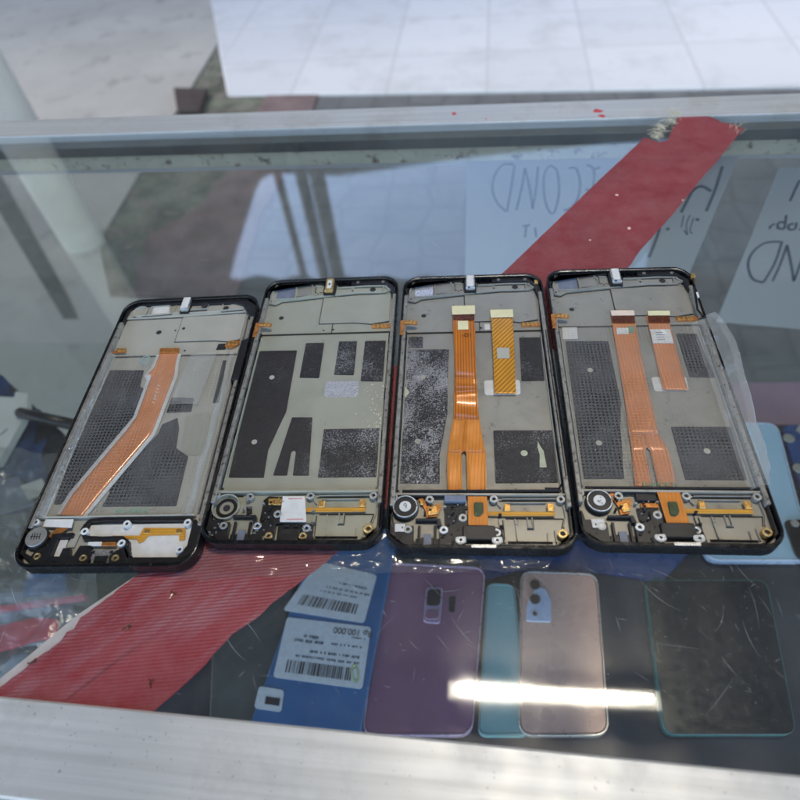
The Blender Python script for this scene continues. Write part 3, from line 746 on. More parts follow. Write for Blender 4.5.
for k in range(90):
    p = at(random.uniform(650, 688), 0, 0); t = random.random(); x = 655+t*26+random.uniform(-5, 5); y = 140-t*28+random.uniform(-4, 4)
    p = at(x, y, .2); an = random.uniform(1.8, 3.6); L = random.uniform(3, 9)
    b.tube([p, p+Vector((cos(an)*L*.5, sin(an)*L*.5, random.uniform(.2, 1.5))), p+Vector((cos(an+.4)*L, sin(an+.4)*L, random.uniform(0, 2)))], .13, 4)
b.build('frayed_fibres', 'ivory_fibre', tp)
b = MB()
for k in range(10):
    p = at(random.uniform(728, 742), random.uniform(124, 134), .2); an = random.uniform(.5, 1.6); L = random.uniform(3, 10)
    b.tube([p, p+Vector((cos(an)*L, sin(an)*L, .8))], .1, 4)
b.build('frayed_fibres', 'ivory_fibre', tp)
b = MB()
for (x, y, s_) in ((617, 195, 1.2), (629, 228, 1.4), (683, 200, .7), (590, 240, .8)):
    p = at(x, y, 0); b.prism([(p.x+s_*random.uniform(.6, 1.1)*cos(t), p.y+s_*random.uniform(.6, 1.1)*sin(t)) for t in [k*pi/4 for k in range(8)]], GT+.3, GT+.5)
b.build('paint_fleck', 'pink_tape', tp)
b = MB()
for (x, y) in ((174, 594), (31, 663), (151, 682), (128, 626)):
    for k in range(5):
        p = at(x, y, 0); an = random.uniform(0, 6.28); L = random.uniform(1, 2.6); b.tube([p+Vector((0, 0, .2)), p+Vector((cos(an)*L, sin(an)*L, .5))], .28, 5)
b.build('loose_thread', 'dark_brown_film', tp)
# clear wrap between phones and the tape
def wrap(name, pts4, amp, mat, label, seed, z=.0):
    from mathutils import noise as nz
    P = [at(x, y, 0) for x, y in pts4]
    def fn(u, v):
        p = P[0]*(1-u)*(1-v)+P[1]*u*(1-v)+P[2]*u*v+P[3]*(1-u)*v; q = Vector((p.x*.11, p.y*.11, seed))
        return (p.x+nz.noise(q)*1.5, p.y+nz.noise(q+Vector((9, 0, 0)))*1.5, z+.1+amp*abs(nz.noise(q*1.5)))
    b = MB(); b.grid(fn, 70, 16); o = b.build(name, mat, norm=False); tagit(o, label, 'plastic wrap'); return o
wrap('plastic_wrap', [(192, 530), (560, 530), (548, 570), (176, 580)], 1.8, 'clear_wrap', 'thin clear wrap lying on the tape along the near ends of the middle phones', 2.2)

# ------------------------------------------------------------------ the opened phones
GROUP = 'opened phone frames in a row on the glass'
def chassis(loc, rz, W, H, plate, label, first=False):
    t = empty('opened_phone', (loc[0], loc[1], 0), rz); tagit(t, label, 'phone frame', GROUP)
    def B(b, name, mat, bevel=0, par=None, **k): return b.build(name, mat, par or t, bevel=bevel, **k)
    b = MB(); b.prism(rr(W-.9, H-.9, 8.2), .1, 1.0); B(b, 'screen_panel', 'black_shiny')
    b = MB(); b.prism(rr(W-1.6, H-1.6, 7.6), 1.02, 2.6); B(b, 'mid_plate', plate)
    # black moulded rim: outer wall with a rounded shoulder, chamfered by the bevel
    b = MB(); b.ring(rr(W, H, 9.3, 10), rr(W-.85, H-1.9, 8.4, 10), .5, 7.0); B(b, 'outer_frame', 'black_rim', .55, seg=2)
    return t, B

def lips(b, L, w_, z0, z1):
    for S in L: b.strip(S, w_, z0, z1)

def top_section(t, B, plate, W, H, ear, holes_see, gold_r=True):
    # black moulding across the far end
    b = MB()
    b.prism([(-W+1.3, 64), (-W+2.3, 64), (-W+2.4, 72), (-31.5, 77.9), (-4.9, 77.7), (-4.9, H-1.8), (-29, H-1.8), (-W+1.4, 73)], 2.0, 5.4)
    b.prism([(10.9, 76.6), (30.0, 76.3), (W-4.4, 71.5), (W-2.9, 64), (W-1.3, 64), (W-1.5, 72.5), (30.5, H-1.8), (10.9, H-1.8)], 2.0, 5.4)
    b.prism([(2.5, 75.5), (11.2, 75.5), (11.2, H-1.85), (2.5, H-1.85)], 2.0, 3.2)
    B(b, 'top_moulding', 'black_plastic', .25)
    # stepped plates of the board bay
    b = MB(); b.prism([(-W+2.2, 41), (W-2.6, 41), (W-2.6, 66), (30, 79), (-30, 79), (-W+2.2, 66)], 2.4, 3.1); B(b, 'board_plate', plate, .12)
    b = MB(); b.prism([(-4.1, 48), (15.4, 48.1), (24.3, 46.7), (W-4.2, 48.4), (W-4.2, 69.9), (-4.1, 68.4)], 2.9, 3.65); B(b, 'shield_plate', plate, .15)
    b = MB(); b.prism([(-W+2.4, 64.6), (-31, 63.6), (-27.6, 66), (-4.2, 68.8), (15.5, 70.8), (30, 70.5), (W-3.2, 72.6), (W-4, 74.5), (31, 77.2), (11, 77.3), (11, 74.3), (2.3, 74.3), (2.3, 70.9), (-4.9, 70.9), (-4.9, 78.4), (-31, 78.4), (-W+3.2, 72)], 2.9, 4.2)
    B(b, 'camera_plate', plate, .18)
    b = MB()
    lips(b, [[(-34.0, 66), (-34.2, 71), (-32.5, 78.3), (-12, 78.2), (-10.3, 75), (-10.3, 69.3), (-21, 67.0), (-31.8, 66.7)],
             [(-20.3, 67.4), (-20.6, 77.8)], [(-9.6, 77), (-5.6, 76.8)], [(12.2, 75.2), (20, 75.5), (29.6, 75.2), (33.2, 71.5)],
             [(3, 74.9), (12.2, 75.1)], [(28.8, 71.5), (29, 74.8), (33.5, 75)]], .55, 4.0, 5.2)
    B(b, 'lip', plate, .1)
    b = MB(); b.prism(rpoly([(-31.2, 68), (-21.2, 68.2), (-21.3, 77.4), (-31.4, 77.6)], 1.2), 4.0, 4.28); B(b, 'camera_window', holes_see)
    b = MB(); b.prism(rpoly([(-19.4, 69.9), (-11.2, 70.4), (-11.2, 77.4), (-19.6, 77.4)], .8), 4.0, 4.26); B(b, 'sensor_pad', 'grey_plate_warm')
    b = MB()
    for (x, y, r, z) in ((-26, 53.5, 1.35, 3.12), (23.2, 73.1, 1.7, 4.22), (11.8, 72.7, .6, 4.22), (-1.2, 43, .55, 3.12), (3.9, 43.4, .65, 3.12), (-33.3, 65.4, .5, 4.22), (-7.5, 70.4, .6, 4.22), (33, 74, .5, 4.22)):
        b.cyl(x, y, z-.2, z+.03, r, 14)
    B(b, 'screw_hole', 'ink')
    b = MB()
    for (x, y) in ((14.5, 78.2), (28.8, 78.0)): b.washer(x, y, 5.2, 5.6, .85, .4, 12)
    B(b, 'screw_ring', 'silver_lip')
    # little bosses round the screw holes and chamfer lines
    b = MB()
    for (x, y) in ((-33.3, 65.4), (-7.5, 70.4), (33, 74)): b.washer(x, y, 4.1, 4.7, 1.3, .6, 14)
    B(b, 'boss', plate)
    e_ = MB(); e_.box(-4.3, 2.2, 69.4, 80.9, 2.5, 5.4); B(e_, 'earpiece_seat', 'black_plastic', .2)
    if ear == 'gold':
        b = MB(); b.box(-3.5, 1.3, 69.9, 80.7, 5.2, 7.2); ep = B(b, 'earpiece', 'brass', .5)
        b = MB(); b.box(-2.3, .1, 72.2, 78.6, 7.1, 7.4); B(b, 'earpiece_cover', 'white_label', .2, ep)
        b = MB(); b.box(-1.6, -.6, 74.4, 76.2, 7.38, 7.44); B(b, 'earpiece_mark', 'ink', 0, ep)
    else:
        b = MB(); b.box(-3.4, 1.5, 70.0, 81.0, 5.2, 7.3); ep = B(b, 'earpiece', 'steel', .5)
        b = MB(); b.box(-2.7, .8, 71.6, 80.4, 7.2, 7.55); B(b, 'earpiece_cover', 'white_label', .25, ep)
        b = MB(); b.box(-2.4, -1.2, 70.2, 71.0, 7.28, 7.4); B(b, 'earpiece_mark', 'ink', 0, ep)
    g_ = MB()
    for S in ([(-W+3, 40.7), (W-3.2, 40.7)], [(-W+3, 64.2), (-31, 63.2), (-27.5, 65.6), (-4.5, 68.35)], [(W-3.6, 70), (15.4, 70.5), (-3.8, 68.5)]): g_.strip(S, .55, 2.45, 3.25)
    B(g_, 'shade_strip', 'seam_shade')  # thin dark strips paint the shade line under each ledge
    g_ = MB()
    for S in ([(-4.35, 68.3), (-4.35, 47.75), (15.4, 47.8), (24.2, 46.4), (W-4.1, 48.1)], [(-34.6, 66.2), (-34.8, 71), (-33.2, 78.0)], [(3.2, 48), (3.3, 41)]): g_.strip(S, .42, 2.9, 3.35)
    B(g_, 'shade_strip', 'seam_shade')
    g_ = MB(); lips(g_, [[(-31.2, 67.3), (-21, 67.5), (-20.9, 77.6)], [(-19.7, 68.9), (-11.0, 69.9)], [(12.4, 74.8), (29.4, 74.8)], [(-9.4, 76.6), (-9.4, 72), (-5.4, 71.8)], [(28.5, 71.8), (28.6, 74.6)]], .35, 4.1, 4.4); B(g_, 'shade_strip', 'seam_shade')
    b = MB(); b.washer(6.8, 78.2, 3.1, 4.2, 2.6, 1.8, 22); B(b, 'front_camera_ring', 'black_shiny', .15)

def sides(t, B, plate, W, H):
    for s, n_ in ((-1, 0), (1, 1)):
        b = MB(); b.strip([(s*(W-1.85), -62), (s*(W-1.85), 67)], 1.9, 2.0, 6.3); B(b, 'side_rail', 'side_metal', .3)
        b = MB(); b.strip([(s*(W-3.15), -56), (s*(W-3.15), 66)], .45, 2.4, 2.9); B(b, 'shade_strip', 'seam_shade')  # painted shade between rail and battery wall
        b = MB(); b.strip([(s*(W-3.9), -53.5), (s*(W-3.9), 38)], .5, 2.4, 4.2); B(b, 'battery_wall', plate, .1)
    b = MB(); b.box(-W+2.8, W-2.8, -56.4, -55.3, 2.3, 5.0); B(b, 'battery_wall', plate, .15)
    b = MB()
    for y in (-30, -5, 20, 33): b.box(W-3.5, W-2.6, y, y+6, 2.3, 4.6); b.box(-W+2.6, -W+3.4, y+3, y+8, 2.3, 4.4)
    B(b, 'clip', 'black_plastic', .1)
    # side key flex (copper) folded over the left and right walls
    b = MB(); b.prism([(-W-.1, 36), (-W+1.9, 36), (-W+2.1, 44), (-W+8.6, 43.4), (-W+8.8, 45.4), (-W+4.5, 46.6), (-W-.1, 46.2)], 6.0, 7.15); kx = B(b, 'side_key_flex', 'copper', .2)
    b = MB()
    for k in range(3): b.box(-W+2.8+k*2.0, -W+4.2+k*2.0, 43.9, 45.6, 7.1, 7.5)
    B(b, 'contact', 'gold', .1, kx)
    b = MB(); b.box(W-13.2, W-2.6, 43.2, 46.2, 3.0, 3.9); kc = B(b, 'side_connector', 'copper', .2)
    b = MB()
    for k in range(4): b.box(W-12.6+k*2.0, W-11.1+k*2.0, 43.7, 45.7, 3.85, 4.3)
    B(b, 'contact', 'gold', .12, kc)

def bottom_section(t, B, plate, W, H, usb_cover=True, gold_screws=()):
    z0, z1 = 2.3, 5.0
    b = MB()
    b.prism([(-W+1.4, -65), (-W+2.2, -65.5), (-W+2.9, -69.2), (-29.9, -69.4), (-29.6, -70.4), (-26.6, -70.4), (-26.4, -77.0), (-26.0, -77), (-26.0, -H+1.85), (-29, -H+1.85), (-W+1.5, -74)], z0, z1)
    b.prism([(-16.2, -70.6), (-12.8, -70.6), (-9.5, -68.8), (-9.5, -65.2), (-4.8, -65.2), (-4.8, -70.9), (-6.9, -71), (-6.9, -H+1.85), (-16.2, -H+1.85)], z0, z1-.2)
    b.prism([(-26.0, -68.2), (-26.0, -67.2), (-16.0, -67.2), (-15.2, -70.4), (-17.0, -70.4), (-17.3, -68.2)], z0, z1+.2)
    b.prism([(5.8, -70.9), (8.6, -71), (9.4, -78), (28.5, -78.1), (33.4, -75.8), (W-2.5, -72.5), (W-2.3, -62), (W-1.4, -62), (W-1.5, -74), (29, -H+1.85), (5.8, -H+1.85)], z0, z1)
    B(b, 'bottom_moulding', 'black_plastic', .25)
    # sim / headphone channel
    b = MB(); b.box(-25.9, -16.3, -H+2, -75.2, z0, 3.3); b.box(-24.9, -23.9, -80, -70, 3.2, 4.6); b.box(-18.4, -17.4, -80, -70, 3.2, 4.6); B(b, 'jack_channel', 'black_plastic', .2)
    b = MB(); b.prism([(-23.6, -74.8), (-18.6, -74.8), (-18.6, -69.2), (-23.6, -69.2)], 2.5, 3.1); B(b, 'jack_floor', plate, .1)
    b = MB(); b.box(-22.6, -19.4, -78.6, -73.6, 3.3, 4.0); B(b, 'jack_tab', 'blue_grey_film', .15)
    # thin walls of the loudspeaker bay
    b = MB()
    lips(b, [[(7.6, -57.2), (7.6, -59.8), (8.8, -61.4)], [(9.2, -57.4), (32, -57.2)], [(10.8, -59.2), (27, -59.1)], [(33.8, -60), (34.3, -66), (33.0, -70)],
             [(7.6, -66.5), (8.4, -74), (9.8, -77.1)], [(19.0, -65.8), (19.0, -70.3), (20.9, -70.3), (20.9, -65.8)], [(14, -66.4), (14.5, -76)], [(26.4, -72.5), (26.4, -77)], [(29.2, -71.2), (29.6, -76.6)]], .45, 2.5, 3.9)
    B(b, 'speaker_bay_wall', plate, .1)
    b = MB(); b.prism([(10.5, -76.9), (27.8, -76.9), (27.8, -77.9), (10.5, -77.9)], z1-.3, z1+.05); B(b, 'speaker_grille', 'black_shiny')
    b = MB(); b.box(9.6, 32.6, -76.2, -66.6, 2.5, 2.8); B(b, 'speaker_floor', plate, .1)
    g_ = MB(); lips(g_, [[(8.2, -57.9), (32, -57.8)], [(10.4, -66.0), (33.4, -65.9)], [(9.2, -66.6), (9.6, -76.4)], [(21.3, -66.2), (21.3, -70.8), (18.6, -70.8)], [(33.4, -66), (32.2, -70)], [(-34.2, -68.6), (-30, -68.6)], [(-33.6, -57.2), (-24, -57.2)], [(-W+3, -54.95), (W-3, -54.95)]], .35, 2.45, 2.95); B(g_, 'shade_strip', 'seam_shade')
    bosses = [(-20.4, -58.4), (6.0, -58.1), (33.0, -58.1), (-35.4, -57.4), (-14.5, -72.2), (-28.9, -72.1), (-6.8, -66.8), (6.4, -73.2)]
    for (x, y) in bosses:
        b = MB(); b.washer(x, y, 2.4, 5.3, 1.75, .75, 16); s_ = B(b, 'screw_boss', 'silver_lip' if x not in (6.4, -14.5) else 'steel', .2)
        b = MB(); b.cyl(x, y, 2.4, 4.4, .76, 12); B(b, 'screw_hole', 'ink', 0, s_)
    b = MB(); b.washer(32.0, -73.6, 2.4, 5.7, 1.95, .95, 18); s_ = B(b, 'brass_insert', 'brass', .25)
    b = MB(); b.cyl(32.0, -73.6, 2.4, 4.8, .96, 12); B(b, 'screw_hole', 'ink', 0, s_)
    # speaker coupling strip of gold flex
    b = MB(); b.prism([(3.4, -63.5), (30.0, -63.4), (30.0, -65.3), (10, -65.5), (3.4, -65.3)], 3.9, 4.3); gf = B(b, 'speaker_flex', 'flex_yellow', .1)
    b = MB(); b.box(9.9, 12.5, -63.6, -60.3, 3.9, 5.0); b.box(27.2, 29.9, -63.4, -60.0, 3.9, 5.0); B(b, 'contact_pad', 'gold', .25, gf)
    # clutter
    b = MB()
    rn2 = random.Random(9)
    for (xa, xb, ya, yb, n_) in ((-35, -27, -78.5, -70.5, 7), (-15.8, -7.4, -79, -71, 9), (7.5, 9, -76, -62, 5), (-23, -16.5, -66.5, -58, 5)):
        for k in range(n_):
            x = rn2.uniform(xa, xb-.8); y = rn2.uniform(ya, yb-.6); b.box(x, x+rn2.uniform(.4, 1.4), y, y+rn2.uniform(.3, 1.0), 2.5, rn2.uniform(5.1, 5.7))
    B(b, 'moulded_rib', 'side_metal' if not usb_cover else 'black_foam', .1)
    b = MB()
    rnd = random.Random(4)
    for k in range(14):
        x = rnd.uniform(-14, -5.5); y = rnd.uniform(-70, -60.5); s1 = rnd.uniform(.5, 1.5); s2 = rnd.uniform(.4, 1.1); b.box(x, x+s1, y, y+s2, 2.5, rnd.uniform(3.2, 4.6))
    B(b, 'black_component', 'black_plastic', .1)
    b = MB()
    for k in range(9):
        x = rnd.uniform(-15, -5.5); y = rnd.uniform(-70, -58.5); s1 = rnd.uniform(.4, 1.1); b.box(x, x+s1, y, y+s1*.7, 2.5, rnd.uniform(4.2, 5.1))
    B(b, 'metal_component', 'silver_lip', .08)
    if usb_cover:
        b = MB(); b.prism(rpoly([(-6.7, -70.4), (5.9, -70.4), (6.4, -76.6), (-7.0, -76.6)], .8), 4.2, 5.7); B(b, 'port_cover', 'black_shiny' if False else 'black_plastic', .3)
        for x in (-7.6, 6.6):
            b = MB(); b.prism(rpoly([(x-2.2, -75.6), (x+1.8, -75.2), (x+2.0, -77.8), (x-.4, -79.0), (x-2.2, -77.6)], .8), 4.9, 5.8); pl = B(b, 'port_bracket', 'white_label', .15)
            b = MB(); b.washer(x-.1, -76.9, 5.7, 6.1, 1.3, .6, 16); B(b, 'screw_ring', 'steel', .1, pl)
            b = MB(); b.cyl(x-.1, -76.9, 5.7, 5.9, .62, 12); B(b, 'screw_hole', 'ink', 0, pl)
        b = MB(); b.prism(rpoly([(-3.8, -79.2), (6, -79.2), (6, -80.7), (-3.8, -80.7)], .6), 6.2, 6.95+.1); B(b, 'port_shell', 'steel', .15)
    return

def vib(t, B, x, y, r, inner=True):
    b = MB(); b.cyl(x, y, 2.4, 5.6, r, 36); v = B(b, 'vibration_motor', 'black_plastic', .4)
    if inner:
        b = MB(); b.washer(x, y, 5.5, 5.85, r*.93, r*.85, 36); B(b, 'motor_ring', 'steel', .08, v)
        b = MB(); b.cyl(x, y, 5.5, 5.75, r*.44, 28); B(b, 'motor_label', 'white_label', 0, v)
        b = MB(); rnd = random.Random(int(x*10))
        for k in range(8):
            an = rnd.uniform(0, 6.28); q = rnd.uniform(.2, r*.3); s_ = .32; b.box(x+cos(an)*q-s_, x+cos(an)*q+s_*.6, y+sin(an)*q-.16, y+sin(an)*q+.16, 5.74, 5.79)
        B(b, 'motor_print', 'ink', 0, v)
    return v

def holes(b, pts, z, r=1.25):
    for x, y in pts: b.cyl(x, y, z-.1, z, r, 18)
def pad(B, name, pts, mat, z=2.86, r=.5, th=.25, bevel=0, par=None):
    b = MB(); b.prism(rpoly(pts, r, 3), z-th, z); return B(b, name, mat, bevel, par)
def sheet(B, name, mat, left, right, zfn, n=40, nu=8, par=None, th=.12):
    """flexible strip between two edge polylines (same number of points), height from zfn(u, v)"""
    def samp(L, t):
        q = t*(len(L)-1); i = min(int(q), len(L)-2); f = q-i
        return (L[i][0]*(1-f)+L[i+1][0]*f, L[i][1]*(1-f)+L[i+1][1]*f)
    def fn(u, v):
        a_, b_ = samp(left, v), samp(right, v); return (a_[0]*(1-u)+b_[0]*u, a_[1]*(1-u)+b_[1]*u, zfn(u, v))
    b = MB(); b.grid(fn, nu, n); o = b.build(name, mat, par, norm=False)
    m = o.modifiers.new('thick', 'SOLIDIFY'); m.thickness = th*K
    return o

PHS = [(-155.2067, 165.886, .0776), (-78.8298, 181.5607, .0585), (-1.3741, 184.2074, .0499), (75.3655, 189.8452, .0404)]
# ---- second phone from the left: bare pale green plate
W, H = 37.7, 81.3
t, B = chassis(PHS[1][:2], PHS[1][2], W, H, 'grey_plate_green', 'opened phone frame with bare greenish plate and separate black pads, no ribbon cable')
top_section(t, B, 'grey_plate_green', W, H, 'gold', 'blue_grey_film'); sides(t, B, 'grey_plate_green', W, H); bottom_section(t, B, 'grey_plate_green', W, H, False)
s_ = pad(B, 'graphite_pad', [(-34.4, 29.4), (-13.6, 29.2), (-12.8, -11.2), (-14.2, -17), (-17.6, -33), (-16.9, -47.8), (-33, -47.6)], 'sticker_dark')
b = MB(); holes(b, [(-23.7, 10.9), (-25, -28.5)], 2.9, 1.35); B(b, 'pad_hole', 'grey_plate_pale', 0, s_)
pad(B, 'graphite_pad', [(-9.6, 34.2), (.2, 34.2), (.5, 9.9), (-9.5, 10.4)], 'sticker_mid')
pad(B, 'graphite_pad', [(8.0, 34.8), (17.5, 34.7), (17.9, 11.3), (7.8, 11.8)], 'sticker_sparkle')
pad(B, 'graphite_pad', [(21.7, 34.5), (32.6, 34.6), (32.7, 6.7), (21.6, 7.2)], 'sticker_sparkle')
pad(B, 'graphite_pad', [(-9.4, -14.6), (.5, -14.8), (3.1, -46.8), (-4.0, -46.7), (-4.5, -34.4), (-5.6, -33.3), (-6.7, -34.4), (-6.6, -46.7), (-12.9, -46.6)], 'sticker_mid')
pad(B, 'graphite_pad', [(6.9, -21.8), (32.9, -21.6), (33.2, -47.8), (7.3, -47.9)], 'sticker_sparkle')
b = MB(); b.prism(rpoly([(4.1, 7.6), (20.7, 7.4), (21.1, -2.6), (4.4, -2.2)], 1.6), 2.5, 2.75); B(b, 'foil_window', 'foil')
b = MB(); rnd = random.Random(8)
for k in range(70):
    x = min(33, rnd.gauss(30, 3.4)); y = rnd.uniform(-24, 6); r = rnd.uniform(.08, .42); b.cyl(x, y, 2.5, 2.66, r, 6)
B(b, 'glue_speck', 'white_label')
b = MB(); b.washer(-30.4, -62.8, 2.5, 3.1, 4.6, 3.1, 30); mr = B(b, 'motor_seat', 'black_plastic', .15)
b = MB(); b.cyl(-30.4, -62.8, 2.5, 2.9, 1.5, 20); B(b, 'motor_hole', 'ink', 0, mr)
b = MB(); b.washer(-30.4, -62.8, 2.5, 4.6, 6.1, 5.5, 30); B(b, 'motor_wall', 'grey_plate_green', .15)
pad(B, 'adhesive_mark', [(-21.8, -62), (-19.4, -62.2), (-18.6, -65.6), (-21.0, -66)], 'black_foam', 3.0, .2)
pad(B, 'bottom_board_cover', [(-14.6, -59.4), (-12.6, -57.5), (-6.6, -58), (-6.4, -70), (-14.5, -69.5)], 'black_plastic', 3.6, .3, 1.1, .1)
pad(B, 'gold_contact', [(-12.4, -58.9), (-6.5, -58.9), (-6.3, -62.1), (-11.9, -61.9)], 'gold', 4.2, .2, .9, .2)
wl = pad(B, 'white_cover', [(-6.1, -58.3), (3.5, -58.3), (5.9, -70.4), (-5.4, -70.4)], 'white_label', 4.9, .4, .5, .1)
b = MB(); b.strip([(-3.4, -59.6), (2.6, -59.5)], .3, 4.9, 4.95); b.strip([(-2.6, -69.3), (4.4, -69.2)], .3, 4.9, 4.95); B(b, 'red_line', 'red_paint', 0, wl)
b = MB(); b.prism([(-6.2, -71.2), (4.4, -71.2), (5.0, -80), (-5.6, -80)], 2.5, 4.0); b.box(-4.6, 3.8, -79.4, -73.8, 4.0, 5.6); b.box(-3.2, -1.4, -72.8, -71.4, 4, 4.9); b.box(.6, 2.4, -72.8, -71.4, 4, 4.9); B(b, 'charging_port', 'black_plastic', .3)
for x in (-8.7, 5.5):
    b = MB(); b.washer(x, -77, 4.6, 6.0, 1.6, .8, 16); s_ = B(b, 'brass_insert', 'brass', .2)
    b = MB(); b.cyl(x, -77, 4.6, 5.2, .82, 12); B(b, 'screw_hole', 'ink', 0, s_)

# ---- third phone: two amber ribbon cables, glittering pads
t, B = chassis(PHS[2][:2], PHS[2][2], W, H, 'grey_plate_warm', 'opened phone frame with two bare amber ribbon cables and glittering black pads')
top_section(t, B, 'grey_plate_warm', W, H, 'steel', 'foil'); sides(t, B, 'grey_plate_warm', W, H); bottom_section(t, B, 'grey_plate_warm', W, H, True)
s_ = pad(B, 'graphite_pad', [(-34.4, 29.4), (-12.5, 28.9), (-13.2, 9), (-13.2, -11.8), (-16.6, -35), (-16.4, -49.5), (-33.4, -49.5)], 'sticker_glitter')
b = MB(); holes(b, [(-25.4, 10.4), (-26.6, -27.6)], 2.9, 1.35); B(b, 'pad_hole', 'grey_plate_warm', 0, s_)
pad(B, 'graphite_pad', [(23, 36.2), (33.4, 36), (32.9, 7.2), (22, 7.2)], 'sticker_mid')
s_ = pad(B, 'graphite_pad', [(7.4, -21.9), (33.3, -22), (33.2, -49), (7.1, -49.3)], 'sticker_mid')
b = MB(); holes(b, [(20.2, -34.2)], 2.9, 1.5); b.prism(rpoly([(26.6, -27.9), (27.6, -31), (28.6, -33), (29.2, -41.5), (26.2, -41.5), (26.8, -35), (26.2, -31)], .4), 2.8, 2.91); B(b, 'green_glue', 'green_residue', 0, s_)
pad(B, 'white_sticker', [(-34.3, 38.4), (-26, 38.2), (-25.9, 30.5), (-34.2, 30.7)], 'sticker_glitter', 2.9)
b = MB(); b.prism(rpoly([(-36, 3), (-33.5, 4.5), (-31.5, 1), (-33.4, -2.2), (-36, -1)], .6), 2.8, 3.1); B(b, 'glue_blob', 'green_residue')
b = MB(); b.prism(rpoly([(4.3, 8), (21.3, 8.1), (21.1, -1), (4.3, -1.2)], 1.6), 2.5, 2.72); B(b, 'window', 'white_label')
def rib_tail(B, L, R_, zt, mat, headmat, headL, headR, name='ribbon_cable'):
    return
fl = sheet(B, 'ribbon_cable', 'flex_amber', [(-10.6, 51.6), (-10.3, 41), (-9.9, 30), (-9.7, 9), (-10.0, 0), (-10.3, -12), (-10.4, -17)],
      [(.4, 51.5), (.9, 41), (.7, 30), (.6, 9), (.8, 0), (1.1, -12), (1.3, -17)], lambda u, v: 4.3+.45*sin(v*13)*(.3+v)+.35*cos(u*3.1)*sin(v*7+1)+1.3*exp(-((v-.70)/.05)**2)+.9*exp(-((v-.52-.03*u)/.035)**2), 100, 8, t)
b = MB(); b.prism([(-11.0, 58.4), (1.2, 58.4), (1.1, 51.9), (-10.9, 51.9)], 5.0, 5.25); B(b, 'yellow_tape', 'yellow_tape', .05, fl)
b = MB(); b.prism([(-10.5, 51.9), (.7, 51.9), (.7, 47.8), (-10.4, 47.8)], 4.75, 4.98); B(b, 'ribbon_head', 'dark_brown_film', .05, fl)
b = MB(); b.prism([(-8.0, 46.9), (-2.6, 46.9), (-2.6, 40.6), (-8.0, 40.6)], 5.0, 5.12); B(b, 'ribbon_label', 'yellow_tape', 0, fl)
text_mesh('print', '-D1', 3.4, 'dark_brown_film', fl, (-3.4, 36.6, 4.95), 0)
zf = lambda u, v: 4.25+.4*sin(v*9+2)+.2*cos(u*5)
# lower half widens and is slit down its middle
lo = sheet(B, 'ribbon_fork', 'flex_amber_low', [(-10.4, -16.5), (-12.0, -25), (-13.1, -34), (-13.2, -35.4), (-13.3, -45), (-12.9, -54.8)], [(-4.9, -16.5), (-5.5, -25), (-5.85, -33.8), (-6.95, -35.4), (-7.0, -45), (-6.9, -54.8)], zf, 40, 5, fl)
lo = sheet(B, 'ribbon_fork', 'flex_amber_low', [(-4.92, -16.5), (-5.52, -25), (-5.87, -33.8), (-4.85, -35.4), (-4.8, -45), (-4.7, -57)], [(1.3, -16.5), (2.2, -25), (3.4, -34), (3.5, -35.4), (3.4, -45), (3.1, -57)], lambda u, v: zf(u, v)-.03, 40, 5, fl)
b = MB(); b.prism([(-4.7, -57), (3.2, -57), (3.3, -70.1), (-4.6, -70.1)], 4.9, 5.15); pe = B(b, 'ribbon_tail', 'flex_amber_low', .05, fl)
b = MB(); b.prism(rpoly([(-2.2, -60), (1.4, -60), (1.6, -64.5), (0, -66.5), (-2.3, -66.2)], .9), 5.1, 5.9); B(b, 'ribbon_chip', 'green_chip', .3, pe)
f2 = sheet(B, 'ribbon_cable', 'flex_diagonal', [(9.2, 49.2), (9.3, 36), (9.2, 20), (8.8, 6), (8.7, -1.6)], [(20.5, 48.8), (20.1, 36), (19.6, 20), (19.0, 6), (18.8, -1.8)], lambda u, v: 4.6+.5*sin(v*6)*(.5+.5*v)-1.2*max(0, v-.8), 40, 8, t)
b = MB(); b.prism([(9.0, 54.6), (20.8, 54.6), (20.7, 48.8), (9.1, 48.8)], 5.0, 5.25); B(b, 'yellow_tape', 'yellow_tape', .05, f2)
b = MB(); b.prism([(11.2, 27), (17.3, 27), (17.1, 20), (11.1, 20)], 4.95, 5.3); B(b, 'bare_square', 'grey_plate_pale', 0, f2)
pad(B, 'white_sticker', [(5.8, 46), (8.6, 46), (8.6, 42), (5.8, 42)], 'white_label', 3.3, .2)
vib(t, B, -30.4, -62.1, 5.5)
b = MB(); b.prism([(-25.4, -57.6), (-23.4, -57.2), (-20.2, -61.2), (-16.4, -59.6), (-15.4, -61), (-17.2, -65.6), (-21.6, -66.2), (-22.4, -62.4)], 3.4, 3.7); gc = B(b, 'gold_flex', 'copper', .1)
b = MB(); b.prism([(-21.4, -62.2), (-17.4, -60.8), (-16.8, -64.8), (-21, -65.6)], 3.7, 4.8); b.box(-24.4, -22.8, -60.6, -58.6, 3.7, 4.4); B(b, 'gold_contact', 'gold', .25, gc)
b = MB(); b.box(-14.3, -5.4, -59.6, -56.7, 3.6, 5.6); B(b, 'board_connector', 'blue_grey_film', .2)
pad(B, 'graphite_pad', [(-14.6, -60.4), (-5.6, -60.4), (-5.6, -69.5), (-14.2, -69.3)], 'sticker_mid', 3.1)
pad(B, 'white_sticker', [(-34.2, -69.8), (-30, -69.8), (-29.9, -73.2), (-34.1, -73.3)], 'white_label', 5.2, .2, .6)
b = MB(); b.strip([(-32, -54.4), (33, -54.1)], .9, 3.2, 5.3); b.strip([(-30, -56.9), (6, -56.9)], .35, 3.2, 4.9); B(b, 'black_foam_strip', 'black_foam', .15)
